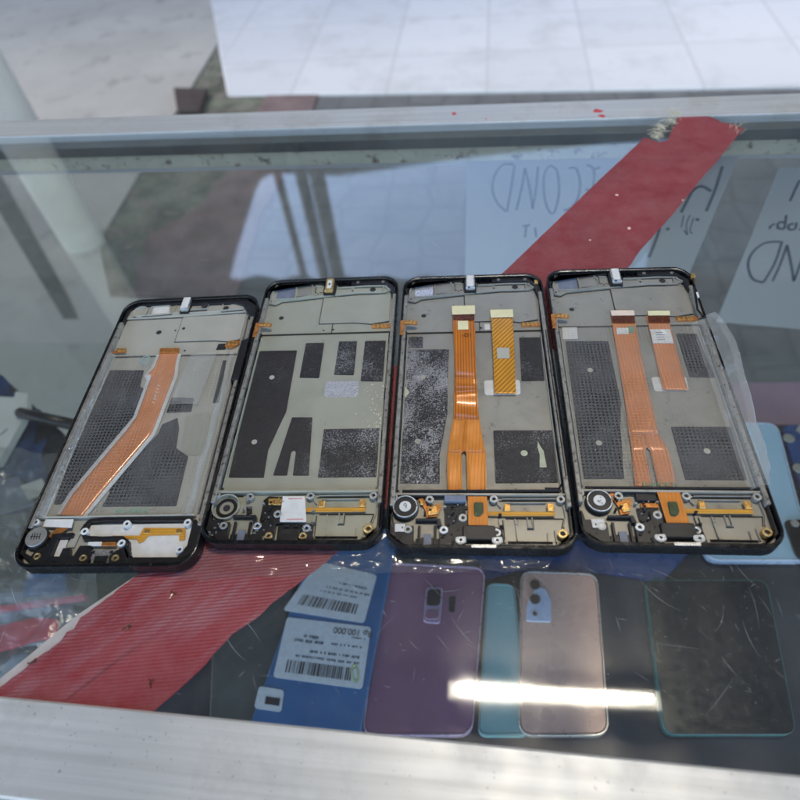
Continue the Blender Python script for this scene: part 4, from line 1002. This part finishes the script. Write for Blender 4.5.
b = MB(); b.tube([(35.0, 72, 5.4), (35.2, 60, 4.4), (34.6, 48, 4.2), (34.2, 30, 3.9), (34.4, 0, 3.7), (34.1, -30, 3.9), (34.5, -50, 4.2), (32.8, -53, 4.8), (27, -53.4, 5.5)], .42, 8); an = B(b, 'antenna_cable', 'black_shiny', smooth=True)
b = MB(); b.box(33.6, 35.6, 73.4, 76.4, 5.0, 6.2); B(b, 'antenna_plug', 'gold', .2, an)
b = MB(); b.tube([(36.0, 38, 6.2), (35.9, 10, 6.3), (35.9, -20, 6.25), (36.0, -48, 6.2)], .3, 6); B(b, 'black_wire', 'black_foam')

# ---- fourth phone: the same under a dotted film with a curled cloudy edge
t, B = chassis(PHS[3][:2], PHS[3][2], W, H, 'grey_plate_warm', 'opened phone frame under dotted clear film curling over its right side, rightmost of the row')
top_section(t, B, 'grey_plate_warm', W, H, 'steel', 'blue_grey_film'); sides(t, B, 'grey_plate_warm', W, H); bottom_section(t, B, 'grey_plate_warm', W, H, True)
s_ = pad(B, 'graphite_pad', [(-31.6, 30.8), (-10.9, 30.4), (-11.1, -9.2), (-13.4, -22), (-16.2, -49), (-32.6, -49.2)], 'sticker_plain')
b = MB(); holes(b, [(-22.1, 11.4), (-23.9, -31)], 2.9, 1.35); B(b, 'pad_hole', 'grey_plate_pale', 0, s_)
pad(B, 'graphite_pad', [(22.6, 35), (32.2, 34.8), (33.6, 6), (22.6, 6.6)], 'sticker_plain')
s_ = pad(B, 'graphite_pad', [(8.1, -22.3), (33.2, -22.3), (32.4, -49.2), (8.2, -49.2)], 'sticker_plain')
b = MB(); holes(b, [(20.2, -35)], 2.9, 1.4); B(b, 'pad_hole', 'grey_plate_pale', 0, s_)
pad(B, 'white_sticker', [(-32.4, 40.6), (-24.9, 40.6), (-25.4, 32.2), (-32.7, 32)], 'white_label', 3.0, .3, .3)
b = MB(); b.prism(rpoly([(5.2, 6.8), (21, 6.7), (20.4, -1.6), (5.2, -1.9)], 1.4), 2.5, 2.72); B(b, 'window', 'white_label')
zz = lambda u, v: 3.5+.12*sin(v*9)
fl = sheet(B, 'ribbon_cable', 'flex_pale', [(-7.0, 47.6), (-7.5, 40), (-8.2, 20), (-8.9, -1), (-10.6, -26.8), (-11, -35), (-12.6, -53.6)][0:5], [(4.2, 47.5), (4.0, 40), (3.0, 20), (2.3, 3), (1.9, -26.8)], zz, 50, 6, t)
sheet(B, 'ribbon_fork', 'flex_pale', [(-10.6, -26.6), (-10.9, -34), (-11, -35.2), (-12, -45), (-12.7, -53.6)], [(-4.4, -26.6), (-4.4, -33.8), (-5.5, -35.2), (-5.6, -45), (-5.8, -53.6)], zz, 24, 4, fl)
sheet(B, 'ribbon_fork', 'flex_pale', [(-4.42, -26.6), (-4.42, -33.8), (-3.3, -35.2), (-3.4, -45), (-3.5, -53.6)], [(1.9, -26.6), (4.0, -34), (4.3, -35.2), (4.2, -46), (3.5, -53.6)], zz, 24, 4, fl)
b = MB(); b.prism([(-6.9, 50.4), (4.6, 50.1), (4.2, 46.6), (-7.1, 46.8)], 4.6, 4.85); B(b, 'ribbon_tape', 'pink_tape', .05, fl)
b = MB(); b.prism([(-7.1, 46.7), (4.2, 46.5), (3.7, 41.6), (-7.3, 41.8)], 4.2, 4.5); B(b, 'ribbon_head', 'dark_brown_film', .05, fl)
b = MB(); b.prism([(-5.8, 38.6), (0, 38.5), (-.6, 34.2), (-6.2, 34.3)], 3.75, 3.9); B(b, 'ribbon_label', 'white_label', 0, fl)
b = MB(); b.prism([(.5, 39.6), (2.6, 39.5), (2.0, 34.8), (-.2, 35.4)], 3.75, 3.88); B(b, 'green_mark', 'green_ink', 0, fl)
f2 = sheet(B, 'ribbon_cable', 'flex_pale', [(10.2, 47.5), (9.9, 36), (9.4, 20), (9.0, 6), (8.9, -1.6)], [(21.0, 47.3), (20.4, 36), (20.0, 20), (19.7, 6), (19.5, -2.1)], zz, 30, 6, t)
b = MB(); b.prism([(11.2, 49.6), (22.0, 49.4), (21.5, 46.2), (10.8, 46.4)], 4.6, 4.85); B(b, 'ribbon_tape', 'yellow_tape', .05, f2)
b = MB(); b.prism([(10.6, 46.3), (21.3, 46.1), (20.6, 41.4), (10.2, 41.6)], 4.2, 4.5); B(b, 'ribbon_head', 'dark_brown_film', .05, f2)
lb = MB(); lb.prism([(10.2, 37.2), (19.7, 37), (19.5, 27.4), (9.8, 27.6)], 3.75, 3.95); lb = B(lb, 'ribbon_label', 'white_label', 0, f2)
b = MB()
for k in range(4): b.strip([(12.4, 34.8-k*1.6), (12.4+random.uniform(3, 5), 34.8-k*1.6)], .45, 3.94, 3.98)
B(b, 'small_print', 'blue_grey_film', 0, lb)
vib(t, B, -28.3, -61, 5.4)
b = MB(); b.prism([(-23.8, -56.9), (-22, -56.2), (-19.2, -60), (-15.6, -58.6), (-15.4, -61), (-17.0, -65.6), (-20.6, -66.4), (-21, -62.4)], 3.4, 3.7); gc = B(b, 'gold_flex', 'copper', .1)
b = MB(); b.prism([(-20.2, -62.2), (-17.2, -60.8), (-16.6, -64.8), (-19.6, -65.6)], 3.7, 4.8); b.box(-21.4, -19.6, -60.4, -58.4, 3.7, 4.4); B(b, 'gold_contact', 'gold', .25, gc)
b = MB(); b.prism([(-4.9, -56.4), (4.0, -56.4), (4.6, -70.1), (-3.9, -70.1)], 4.6, 4.9); pe = B(b, 'ribbon_tail', 'flex_amber_low', .05, fl)
b = MB(); b.prism(rpoly([(-2.0, -61), (1.6, -61), (1.8, -65.5), (.2, -67.5), (-2.1, -67.2)], .9), 4.85, 5.7); B(b, 'ribbon_chip', 'green_chip', .3, pe)
b = MB(); b.box(-13.5, -5.6, -60.2, -57.2, 3.4, 4.8); B(b, 'board_connector', 'black_plastic', .2)
b = MB(); b.prism([(-12, -62.8), (-5, -62.8), (-5, -60.8), (-12, -60.8)], 3.2, 3.6); B(b, 'gold_contact', 'copper', .1)
pad(B, 'graphite_pad', [(-14, -62.9), (-5.4, -62.9), (-5, -69.5), (-13.6, -69.3)], 'sticker_dark', 3.1)
pad(B, 'white_sticker', [(-32.6, -69.2), (-27.8, -69.2), (-27.6, -72.8), (-32.4, -72.9)], 'white_label', 5.2, .2, .6)
b = MB(); b.strip([(-33, -54.6), (35, -54.3)], .9, 3.2, 5.3); b.strip([(-18, -56.9), (6, -56.9)], .35, 3.2, 4.9); B(b, 'black_foam_strip', 'black_foam', .15)
b = MB(); b.tube([(37.6, 70.5, 7.6), (36.6, 62, 7.3), (35.4, 55, 7.3), (34.6, 48, 6.6), (35.6, 43.5, 6.8), (37.0, 41.6, 7.3), (33.5, 41.5, 6.0)], .5, 8); an = B(b, 'antenna_cable', 'black_shiny', smooth=True)
b = MB(); b.prism([(36.4, 70.8), (38.6, 71), (38.8, 74), (36.8, 74)], 6.8, 8.4); B(b, 'antenna_plug', 'gold', .3, an)
b = MB(); b.box(36.2, 37.2, 56, 59.6, 6.6, 8.0); B(b, 'antenna_clamp', 'white_label', .2, an)
# film: flat over the battery bay, rolling up over the right side wall, its free edge ragged
def film_z(x, v):
    z = 4.15+.12*sin(x*.5+v*3)+.1*sin(v*25)+.5*exp(-((x-12+20*v)/2.2)**2)*v
    if x > 30.5: z += 4.3*sin(min(1, (x-30.5)/7.5)*pi/2)**1.4
    return z
def right_edge(v):                            # v 0 bottom .. 1 top
    y = -55.5+v*98
    k = [(0, 37.0), (.1, 40.4), (.2, 41.3), (.33, 41.4), (.4, 42.6), (.5, 43.6), (.62, 44.2), (.72, 45.8), (.85, 45.4), (.95, 44.2), (1, 41.4)]
    for (a_, x0), (b_, x1) in zip(k, k[1:]):
        if v <= b_: return x0+(x1-x0)*(v-a_)/(b_-a_)+.10*sin(v*41)
    return k[-1][1]
def ff(u, v):
    xr = 30.5; x = -35.4+(xr+35.4)*u; y = -55+v*95.5; return (x+.3*sin(v*40)*(u < .02), y, film_z(x, v))
b = MB(); b.grid(ff, 40, 60); flm = B(b, 'protective_film', 'dotted_film', norm=False)
def fr(u, v):
    xe = right_edge(v); y = -55+v*(95.5+5.5*u)
    if u < .62: x = 30.5+(xe-30.5)*(u/.62); z = film_z(30.5, v)+4.6*sin(u/.62*pi/2)**1.2+.15*sin(v*40+u*5)
    else: q = (u-.62)/.38; x = xe+.8*sin(q*pi)-1.5*q; z = film_z(30.5, v)+4.6-3.6*q+.2*sin(v*33)
    return (x, y, z)
b = MB(); b.grid(fr, 22, 80); B(b, 'curled_edge', 'cloudy_film', 0, flm, norm=False)
text_mesh('print', 'Kini (OK2)', 3.0, 'green_ink', flm, (-3, -52.6, 4.5), 0, ex=.01)

# ---- first phone: one bent ribbon cable under a dotted film
W, H = 39.0, 80.3; PL = 'grey_plate_pale'
t, B = chassis(PHS[0][:2], PHS[0][2], W, H, PL, 'opened phone frame with one bent orange ribbon cable under dotted film, leftmost of the row')
b = MB()
b.prism([(-W+1.3, 62), (-W+2.2, 62), (-35.6, 74), (-31, 76.6), (-6.0, 76.9), (-6, H-1.8), (-29, H-1.8), (-W+1.4, 73)], 2.0, 5.4)
b.prism([(-.4, 75.8), (12, 75.6), (24, 75.4), (30, 73), (33.8, 66), (W-1.3, 60), (W-1.5, 72.5), (30.5, H-1.8), (-.4, H-1.8)], 2.0, 5.4); B(b, 'top_moulding', 'black_plastic', .25)
b = MB(); b.prism([(-W+2.4, 39.9), (32.4, 38.3), (33.0, 68), (30, 76.8), (-32, 77.8), (-W+2.6, 66)], 2.4, 3.1); B(b, 'board_plate', PL, .12)
b = MB(); b.prism([(-3.6, 48.7), (18.8, 48.5), (26.6, 47.2), (32.2, 48.6), (32.4, 68.2), (-3.8, 67.6)], 2.9, 3.65); B(b, 'shield_plate', PL, .15)
b = MB(); b.prism([(-W+2.6, 67.6), (-3.9, 67.9), (32.6, 69.2), (31, 75), (28, 76.6), (-32, 77.6), (-36, 74)], 2.9, 4.0); B(b, 'camera_plate', PL, .18)
b = MB(); lips(b, [[(-33, 69.2), (-24, 69.2), (-24, 76), (-13.4, 76.4), (-11, 70), (-24, 69.2)], [(-9.6, 76.5), (-10.0, 70.2), (-6.6, 70.1)], [(-.5, 72), (9, 72.2), (9.4, 76.6), (17.6, 76.6), (18, 70.4), (30.6, 71)], [(-.5, 69.4), (17.6, 70.2)]], .55, 3.8, 5.0); B(b, 'lip', PL, .1)
g_ = MB()
for S in ([(-W+3, 39.4), (32.4, 37.8)], [(-W+3, 67.3), (-3.9, 67.6), (32, 68.8)], [(-3.85, 67.4), (-3.85, 48.4), (18.6, 48.2), (26.4, 46.9), (32, 48.2)], [(-36.8, 66), (-36.6, 41)], [(-33.4, 69.9), (-24.4, 68.8)], [(-11.2, 76), (-10.6, 70)]): g_.strip(S, .5, 2.45, 3.3)
lips(g_, [[(-10.7, 69.6), (-24, 68.7), (-33.2, 68.7)], [(-.3, 71.4), (8.8, 71.6), (9.6, 75.6)], [(17.6, 69.6), (30.4, 70.3)]], .35, 3.9, 4.2)
B(g_, 'shade_strip', 'seam_shade')  # painted shade lines under the plate edges and lips
b = MB(); b.washer(-29.6, 72.6, 3.9, 4.9, 4.3, 3.7, 30); B(b, 'camera_ring', PL, .1)
pad(B, 'camera_pad', [(-22.8, 70.2), (-12.6, 70.6), (-14, 76.4), (-23, 76)], 'white_label', 4.2, .5)
pad(B, 'side_pad', [(22.4, 69.9+1.6), (30.0, 71.8), (29.2, 75.4), (22, 75.6)], PL, 4.4, .4)
b = MB()
for (x, y, r, z) in ((-15, 56.7, 1.55, 3.14), (19.7, 72.9, 1.6, 4.03), (-1.2, 58.4, .95, 3.68), (-5.9, 57.6, .6, 3.14), (7.6, 74.6, 2.0, 5.43), (3.4, 42, .6, 3.14)): b.cyl(x, y, z-.15, z, r, 16)
B(b, 'screw_hole', 'ink')
b = MB(); b.box(-6.0, -.5, 69.6, 79.8, 2.5, 5.2); B(b, 'earpiece_seat', 'black_plastic', .2)
b = MB(); b.box(-5.3, -.9, 70.2, 79.9, 5.0, 7.2); ep = B(b, 'earpiece', 'steel', .4)
b = MB(); b.box(-5.1, -1.1, 71.2, 79.7, 7.1, 7.5); B(b, 'earpiece_cover', 'white_label', .2, ep)
for s in (-1, 1):
    b = MB(); b.strip([(s*(W-1.85), -62), (s*(W-1.85), 63)], 1.9, 2.0, 6.3); B(b, 'side_rail', 'side_metal', .3)
    b = MB(); b.strip([(s*(W-3.2), -56), (s*(W-3.2), 60)], .4, 2.4, 2.9); B(b, 'shade_strip', 'seam_shade')
b = MB(); b.strip([(34.2, -55), (34.0, 38), (33.6, 66)], 1.1, 2.0, 4.8); B(b, 'side_rail', 'silver_lip', .2)
b = MB(); b.strip([(35.6, -54), (35.6, 60)], 1.2, 2.3, 3.0); B(b, 'side_groove', 'black_foam')
b = MB(); b.prism([(34.6, 16), (38.7, 18), (38.9, 46), (34.8, 44)], 3.2, 7.15); B(b, 'key_housing', 'black_plastic', .4)
b = MB(); b.box(-W+2.8, 33.4, -56.8, -55.9, 2.3, 4.9); B(b, 'battery_wall', PL, .15)
b = MB(); b.prism([(-37.4, 42.0), (-34.6, 42.8), (-34.4, 44.6), (-29.2, 44.4), (-28.4, 41), (-36.8, 40.9)], 4.0, 4.4); kx = B(b, 'side_key_flex', 'copper', .15)
b = MB(); b.box(-33.2, -31.4, 42, 43.6, 4.35, 4.8); b.box(-30.8, -29.2, 41.8, 43.4, 4.35, 4.8); B(b, 'contact', 'gold', .12, kx)
b = MB(); b.prism([(25.2, 43.6), (26.2, 46.8), (33.2, 47.2), (33.0, 44.2), (30, 41.6), (26.8, 41.6)], 3.6, 4.2); kx = B(b, 'side_key_flex', 'copper', .15)
b = MB()
for k in range(3): b.box(26.8+k*2, 28.3+k*2, 43.6, 45.8, 4.15, 4.7)
B(b, 'contact', 'gold', .12, kx)
pad(B, 'grey_tab', [(20.6, 41.4), (25.6, 41.4), (25.6, 45.8), (21, 45.8)], 'sticker_plain', 3.3, .3)
s_ = pad(B, 'graphite_pad', [(-34.1, 30.2), (-15.4, 29.3), (-14.2, 18.4), (-11, 16), (-10.6, -4.4), (-16.2, -15.4), (-14.2, -15.4), (-30.3, -49), (-33.5, -49), (-35.2, -20)], 'sticker_plain')
s_ = pad(B, 'graphite_pad', [(4.4, -6.5), (11, -2.8), (13.4, -9), (15, -20.6), (22, -25.3), (23, -51), (-10.6, -50.6), (-9.4, -43.6), (-10.8, -41.4), (3.8, -12.3)], 'sticker_plain')
pad(B, 'graphite_pad', [(4.8, 10.3), (16.2, 9.4), (17, .8), (4.4, .6)], 'sticker_plain')
b = MB(); b.prism(rpoly([(25.8, 34), (27.6, 34), (29.6, 6), (26.6, 5.8)], .3), 2.5, 2.9); B(b, 'black_line', 'sticker_mid')
zz = lambda u, v: 3.5+.1*sin(v*12)
fl = sheet(B, 'ribbon_cable', 'flex_pale', [(-9.6, 43), (-9.8, 30), (-11.9, 26), (-9.8, 24), (-9.6, -2), (-11.8, -9.3), (-26.0, -43.8), (-28.1, -54.6)], [(.5, 42.8), (1.0, 33), (1.8, 28), (2.4, 24), (1.4, -6), (1.2, -12.2), (-13.2, -44.6), (-17.6, -55.6)], zz, 90, 6, t)
sheet(B, 'ribbon_margin', 'white_label', [(-11.4, 39.5), (-11.7, 30), (-14.0, 25), (-11.6, 22), (-11.4, -2), (-14.2, -8.8), (-28.2, -43.4), (-30.0, -54.3)], [(2.1, 39.5), (2.7, 33), (3.5, 28), (4.1, 24), (3.2, -7), (2.9, -13.0), (-11.2, -45), (-15.8, -55.8)], lambda u, v: 3.2+.1*sin(v*12), 90, 3, fl)
b = MB(); b.prism([(-10.2, 43.6), (.6, 43.2), (.9, 39.6), (-9.6, 39.8)], 3.8, 4.3); B(b, 'ribbon_head', 'copper', .15, fl)
b = MB(); b.strip([(-3.9, 12), (-3.3, 9.5)], .5, 3.7, 3.76)
for k in range(6): b.strip([(-4.6+.1*k, 18-k*2.2), (-3.2+.1*k, 17.2-k*2.2)], .45, 3.7, 3.76)
B(b, 'ribbon_print', 'white_label', 0, fl)
b = MB(); b.prism([(-32.8, -57.3), (-20, -57.5), (-19.4, -61.6), (-32.4, -60.9)], 4.6, 4.85); B(b, 'white_tape', 'white_label', .05)
b = MB(); b.prism([(-26, -61), (-21, -61.4), (-26, -66.4), (-28.6, -65.2)], 4.2, 4.5); B(b, 'ribbon_tail', 'copper', .1, fl)
def fz(x, v):
    z = 4.2+.1*sin(x*.6+v*4)
    z += 2.0*exp(-((x+34.6)/1.5)**2)+2.0*exp(-((x-28.4-1.5*v)/1.3)**2)
    return z
b = MB(); b.grid(lambda u, v: (-37.2+(70.6-2*v)*u, -57.0+v*(96.6-2.2*u), fz(-37.2+70.6*u, v)), 80, 60); flm = B(b, 'protective_film', 'dotted_film', norm=False)
for (xa, wd) in ((-37.6, 4.2), (28.2, 3.6)):
    b = MB(); b.grid(lambda u, v: (xa+wd*u+(1.4*v if xa > 0 else 0)+.25*sin(v*19), -56.6+v*(96-2.4*(xa > 0)), 4.6+2.3*sin(u*pi)+.25*sin(v*27+u*3)), 12, 60); B(b, 'film_fold', 'cloudy_film', 0, flm, norm=False)
pad(B, 'bright_window', [(15.2, -1.2), (27, .4), (29.4, -24.6), (23, -25.4), (17.4, -21.6)], 'grey_plate_green', 2.9, 3)
b = MB(); b.grid(lambda u, v: (6+14*u+2.5*v, 4+v*34, 4.75+1.1*sin(u*pi)*(.4+.6*v)), 16, 24); B(b, 'film_crease', 'cloudy_film', 0, flm, norm=False)
text_mesh('print', 'Kini (OK2)', 3.2, 'green_ink', flm, (4.5, -53.8, 4.55), 0, ex=.01)
b = MB(); b.washer(-15.8, 35.4, 4.4, 4.45, 2.6, 2.2, 20); b.strip([(-17.6, 35.6), (-16.6, 34.2), (-14.4, 36.8)], .4, 4.4, 4.45); B(b, 'turquoise_stamp', 'mint_back', 0, flm)
# lower end of the first phone
b = MB()
b.prism([(-W+1.4, -66), (-W+2.2, -66.5), (-36.8, -72), (-32, -74.4), (-31.4, -72.2), (-26.6, -69.6), (-26.6, -64.4), (-17.4, -64.0), (-17.4, -66), (-23.4, -66.4), (-23.4, -74.6), (-19.6, -74.6), (-19.4, -71), (-16.6, -70.8), (-15.2, -74.4), (-13.6, -74.4), (-12.4, -70), (-7.8, -70), (-5.8, -74.2), (-6.6, -79.4+.9), (-29, -H+1.85), (-W+1.5, -73)], 2.3, 5.0)
b.prism([(2.6, -79.4+.9), (1.8, -74.6), (4, -72.4), (7.2, -70.6), (10.6, -75.4), (30.6, -75.6), (33.6, -70.6), (33.4, -58.8), (34.6, -58.8), (W-1.4, -62), (W-1.5, -73), (29, -H+1.85), (2.6, -H+1.85)], 2.3, 5.0)
b.strip([(-13.4, -60), (-12.2, -58.4), (-6, -57.9), (32.8, -58.6)], 1.5, 2.3, 5.1); b.strip([(-13.4, -60), (-14.2, -62.8), (-11.8, -66.2), (-4, -66.8), (4.6, -66.6), (7.6, -68.6), (8.4, -72), (10.4, -75.2)], 1.7, 2.3, 5.0)
B(b, 'bottom_moulding', 'black_plastic', .22)
pad(B, 'speaker_floor', [(-12.4, -59.6), (33, -59.6), (32.6, -70), (30, -75), (11, -75), (8, -68), (-11, -65.6)], 'white_label', 3.0, .5)
pad(B, 'plastic_floor', [(-23.2, -66.4), (-19.8, -66.4), (-19.6, -74.4), (-23.2, -74.4)], 'white_label', 3.4, .2, .6)
pad(B, 'antenna_pad', [(-15.4, -64.4), (-13.6, -60.5), (-18.8, -62.5), (-18.6, -70), (-15.8, -70)], PL, 3.6, .2, .6)
g_ = pad(B, 'speaker_flex', [(-.9, -64.9), (11.1, -65.1), (11.9, -61.5), (30.2, -62), (31.4, -67.2), (29, -67.8), (28.2, -65), (15, -65.2), (13.4, -68), (11.8, -68.5), (10.4, -66.6), (-.9, -66.5)], 'flex_yellow', 3.6, .3, .5, .1)
pad(B, 'contact_pad', [(13, -62.4), (15.4, -62.4), (15.4, -64.4), (13, -64.4)], 'gold', 4.1, .2, .6, .15, g_); pad(B, 'contact_pad', [(26.6, -62.6), (29.4, -62.6), (29.6, -64.6), (26.8, -64.6)], 'gold', 4.1, .2, .6, .15, g_)
pad(B, 'gold_contact', [(-3.4, -68.4), (2.6, -68.4), (3.0, -70.2), (-3.2, -70.2)], 'copper', 4.9, .2, .7, .15)
pad(B, 'port_board', [(-9.6, -68.2), (-3.6, -68.2), (-3.4, -70.1), (-9.3, -70)], 'white_label', 4.8, .2, .6, .1)
b = MB(); b.prism([(-7.6, -71.6), (3.8, -71.6), (2.2, -79), (-5.0, -79)], 2.5, 4.4); cp = B(b, 'charging_port', 'steel', .3)
b = MB(); b.box(-4.2, 1.4, -77.4, -74.6, 4.3, 5.2); b.box(-6.4, -5.2, -73.4, -72.2, 4.3, 4.9); b.box(1.4, 2.6, -73.4, -72.2, 4.3, 4.9); B(b, 'port_latch', 'black_plastic', .2, cp)
for (x, y) in ((4.9, -60.4), (5.4, -69.2), (-12.6, -63.6), (31.1, -72.4), (31.4, -60.3), (-36.2, -59)):
    b = MB(); b.washer(x, y, 2.6, 5.6, 1.6, .75, 16); s_ = B(b, 'screw_boss', 'white_label', .2)
    b = MB(); b.cyl(x, y, 2.6, 4.8, .76, 12); B(b, 'screw_hole', 'ink', 0, s_)
for (x, y) in ((-29.1, -74.6), (-8.8, -75.6), (5, -75.8)):
    b = MB(); b.washer(x, y, 4.6, 5.8, 1.5, .8, 16); s_ = B(b, 'brass_insert', 'brass', .2)
    b = MB(); b.cyl(x, y, 4.6, 5.2, .82, 12); B(b, 'screw_hole', 'ink', 0, s_)
v = vib(t, B, -32.8, -66.1, 4.9, False)
b = MB(); b.cyl(-32.8, -66.1, 5.5, 6.1, 4.5, 36); v2 = B(b, 'motor_cap', 'silver_lip', .25, v)
b = MB(); random.seed(5)
for k in range(4): b.strip([(-34.6+k*1.1, -64.6), (-35.0+k*1.1+random.uniform(0, 1), -67.4)], .4, 6.08, 6.14)
b.strip([(-35.2, -66), (-30.8, -66.2)], .4, 6.08, 6.14); B(b, 'motor_print', 'ink', 0, v)

# ------------------------------------------------------------------ render settings
sc.render.engine = 'CYCLES'
sc.cycles.max_bounces = 12; sc.cycles.transparent_max_bounces = 24; sc.cycles.glossy_bounces = 4; sc.cycles.diffuse_bounces = 3
sc.cycles.use_denoising = True
sc.cycles.sample_clamp_indirect = 6
sc.view_settings.view_transform = 'Standard'; sc.view_settings.look = 'None'; sc.view_settings.gamma = 1
sc.view_settings.exposure = 1.95
sc.render.resolution_x = 1024; sc.render.resolution_y = 1024
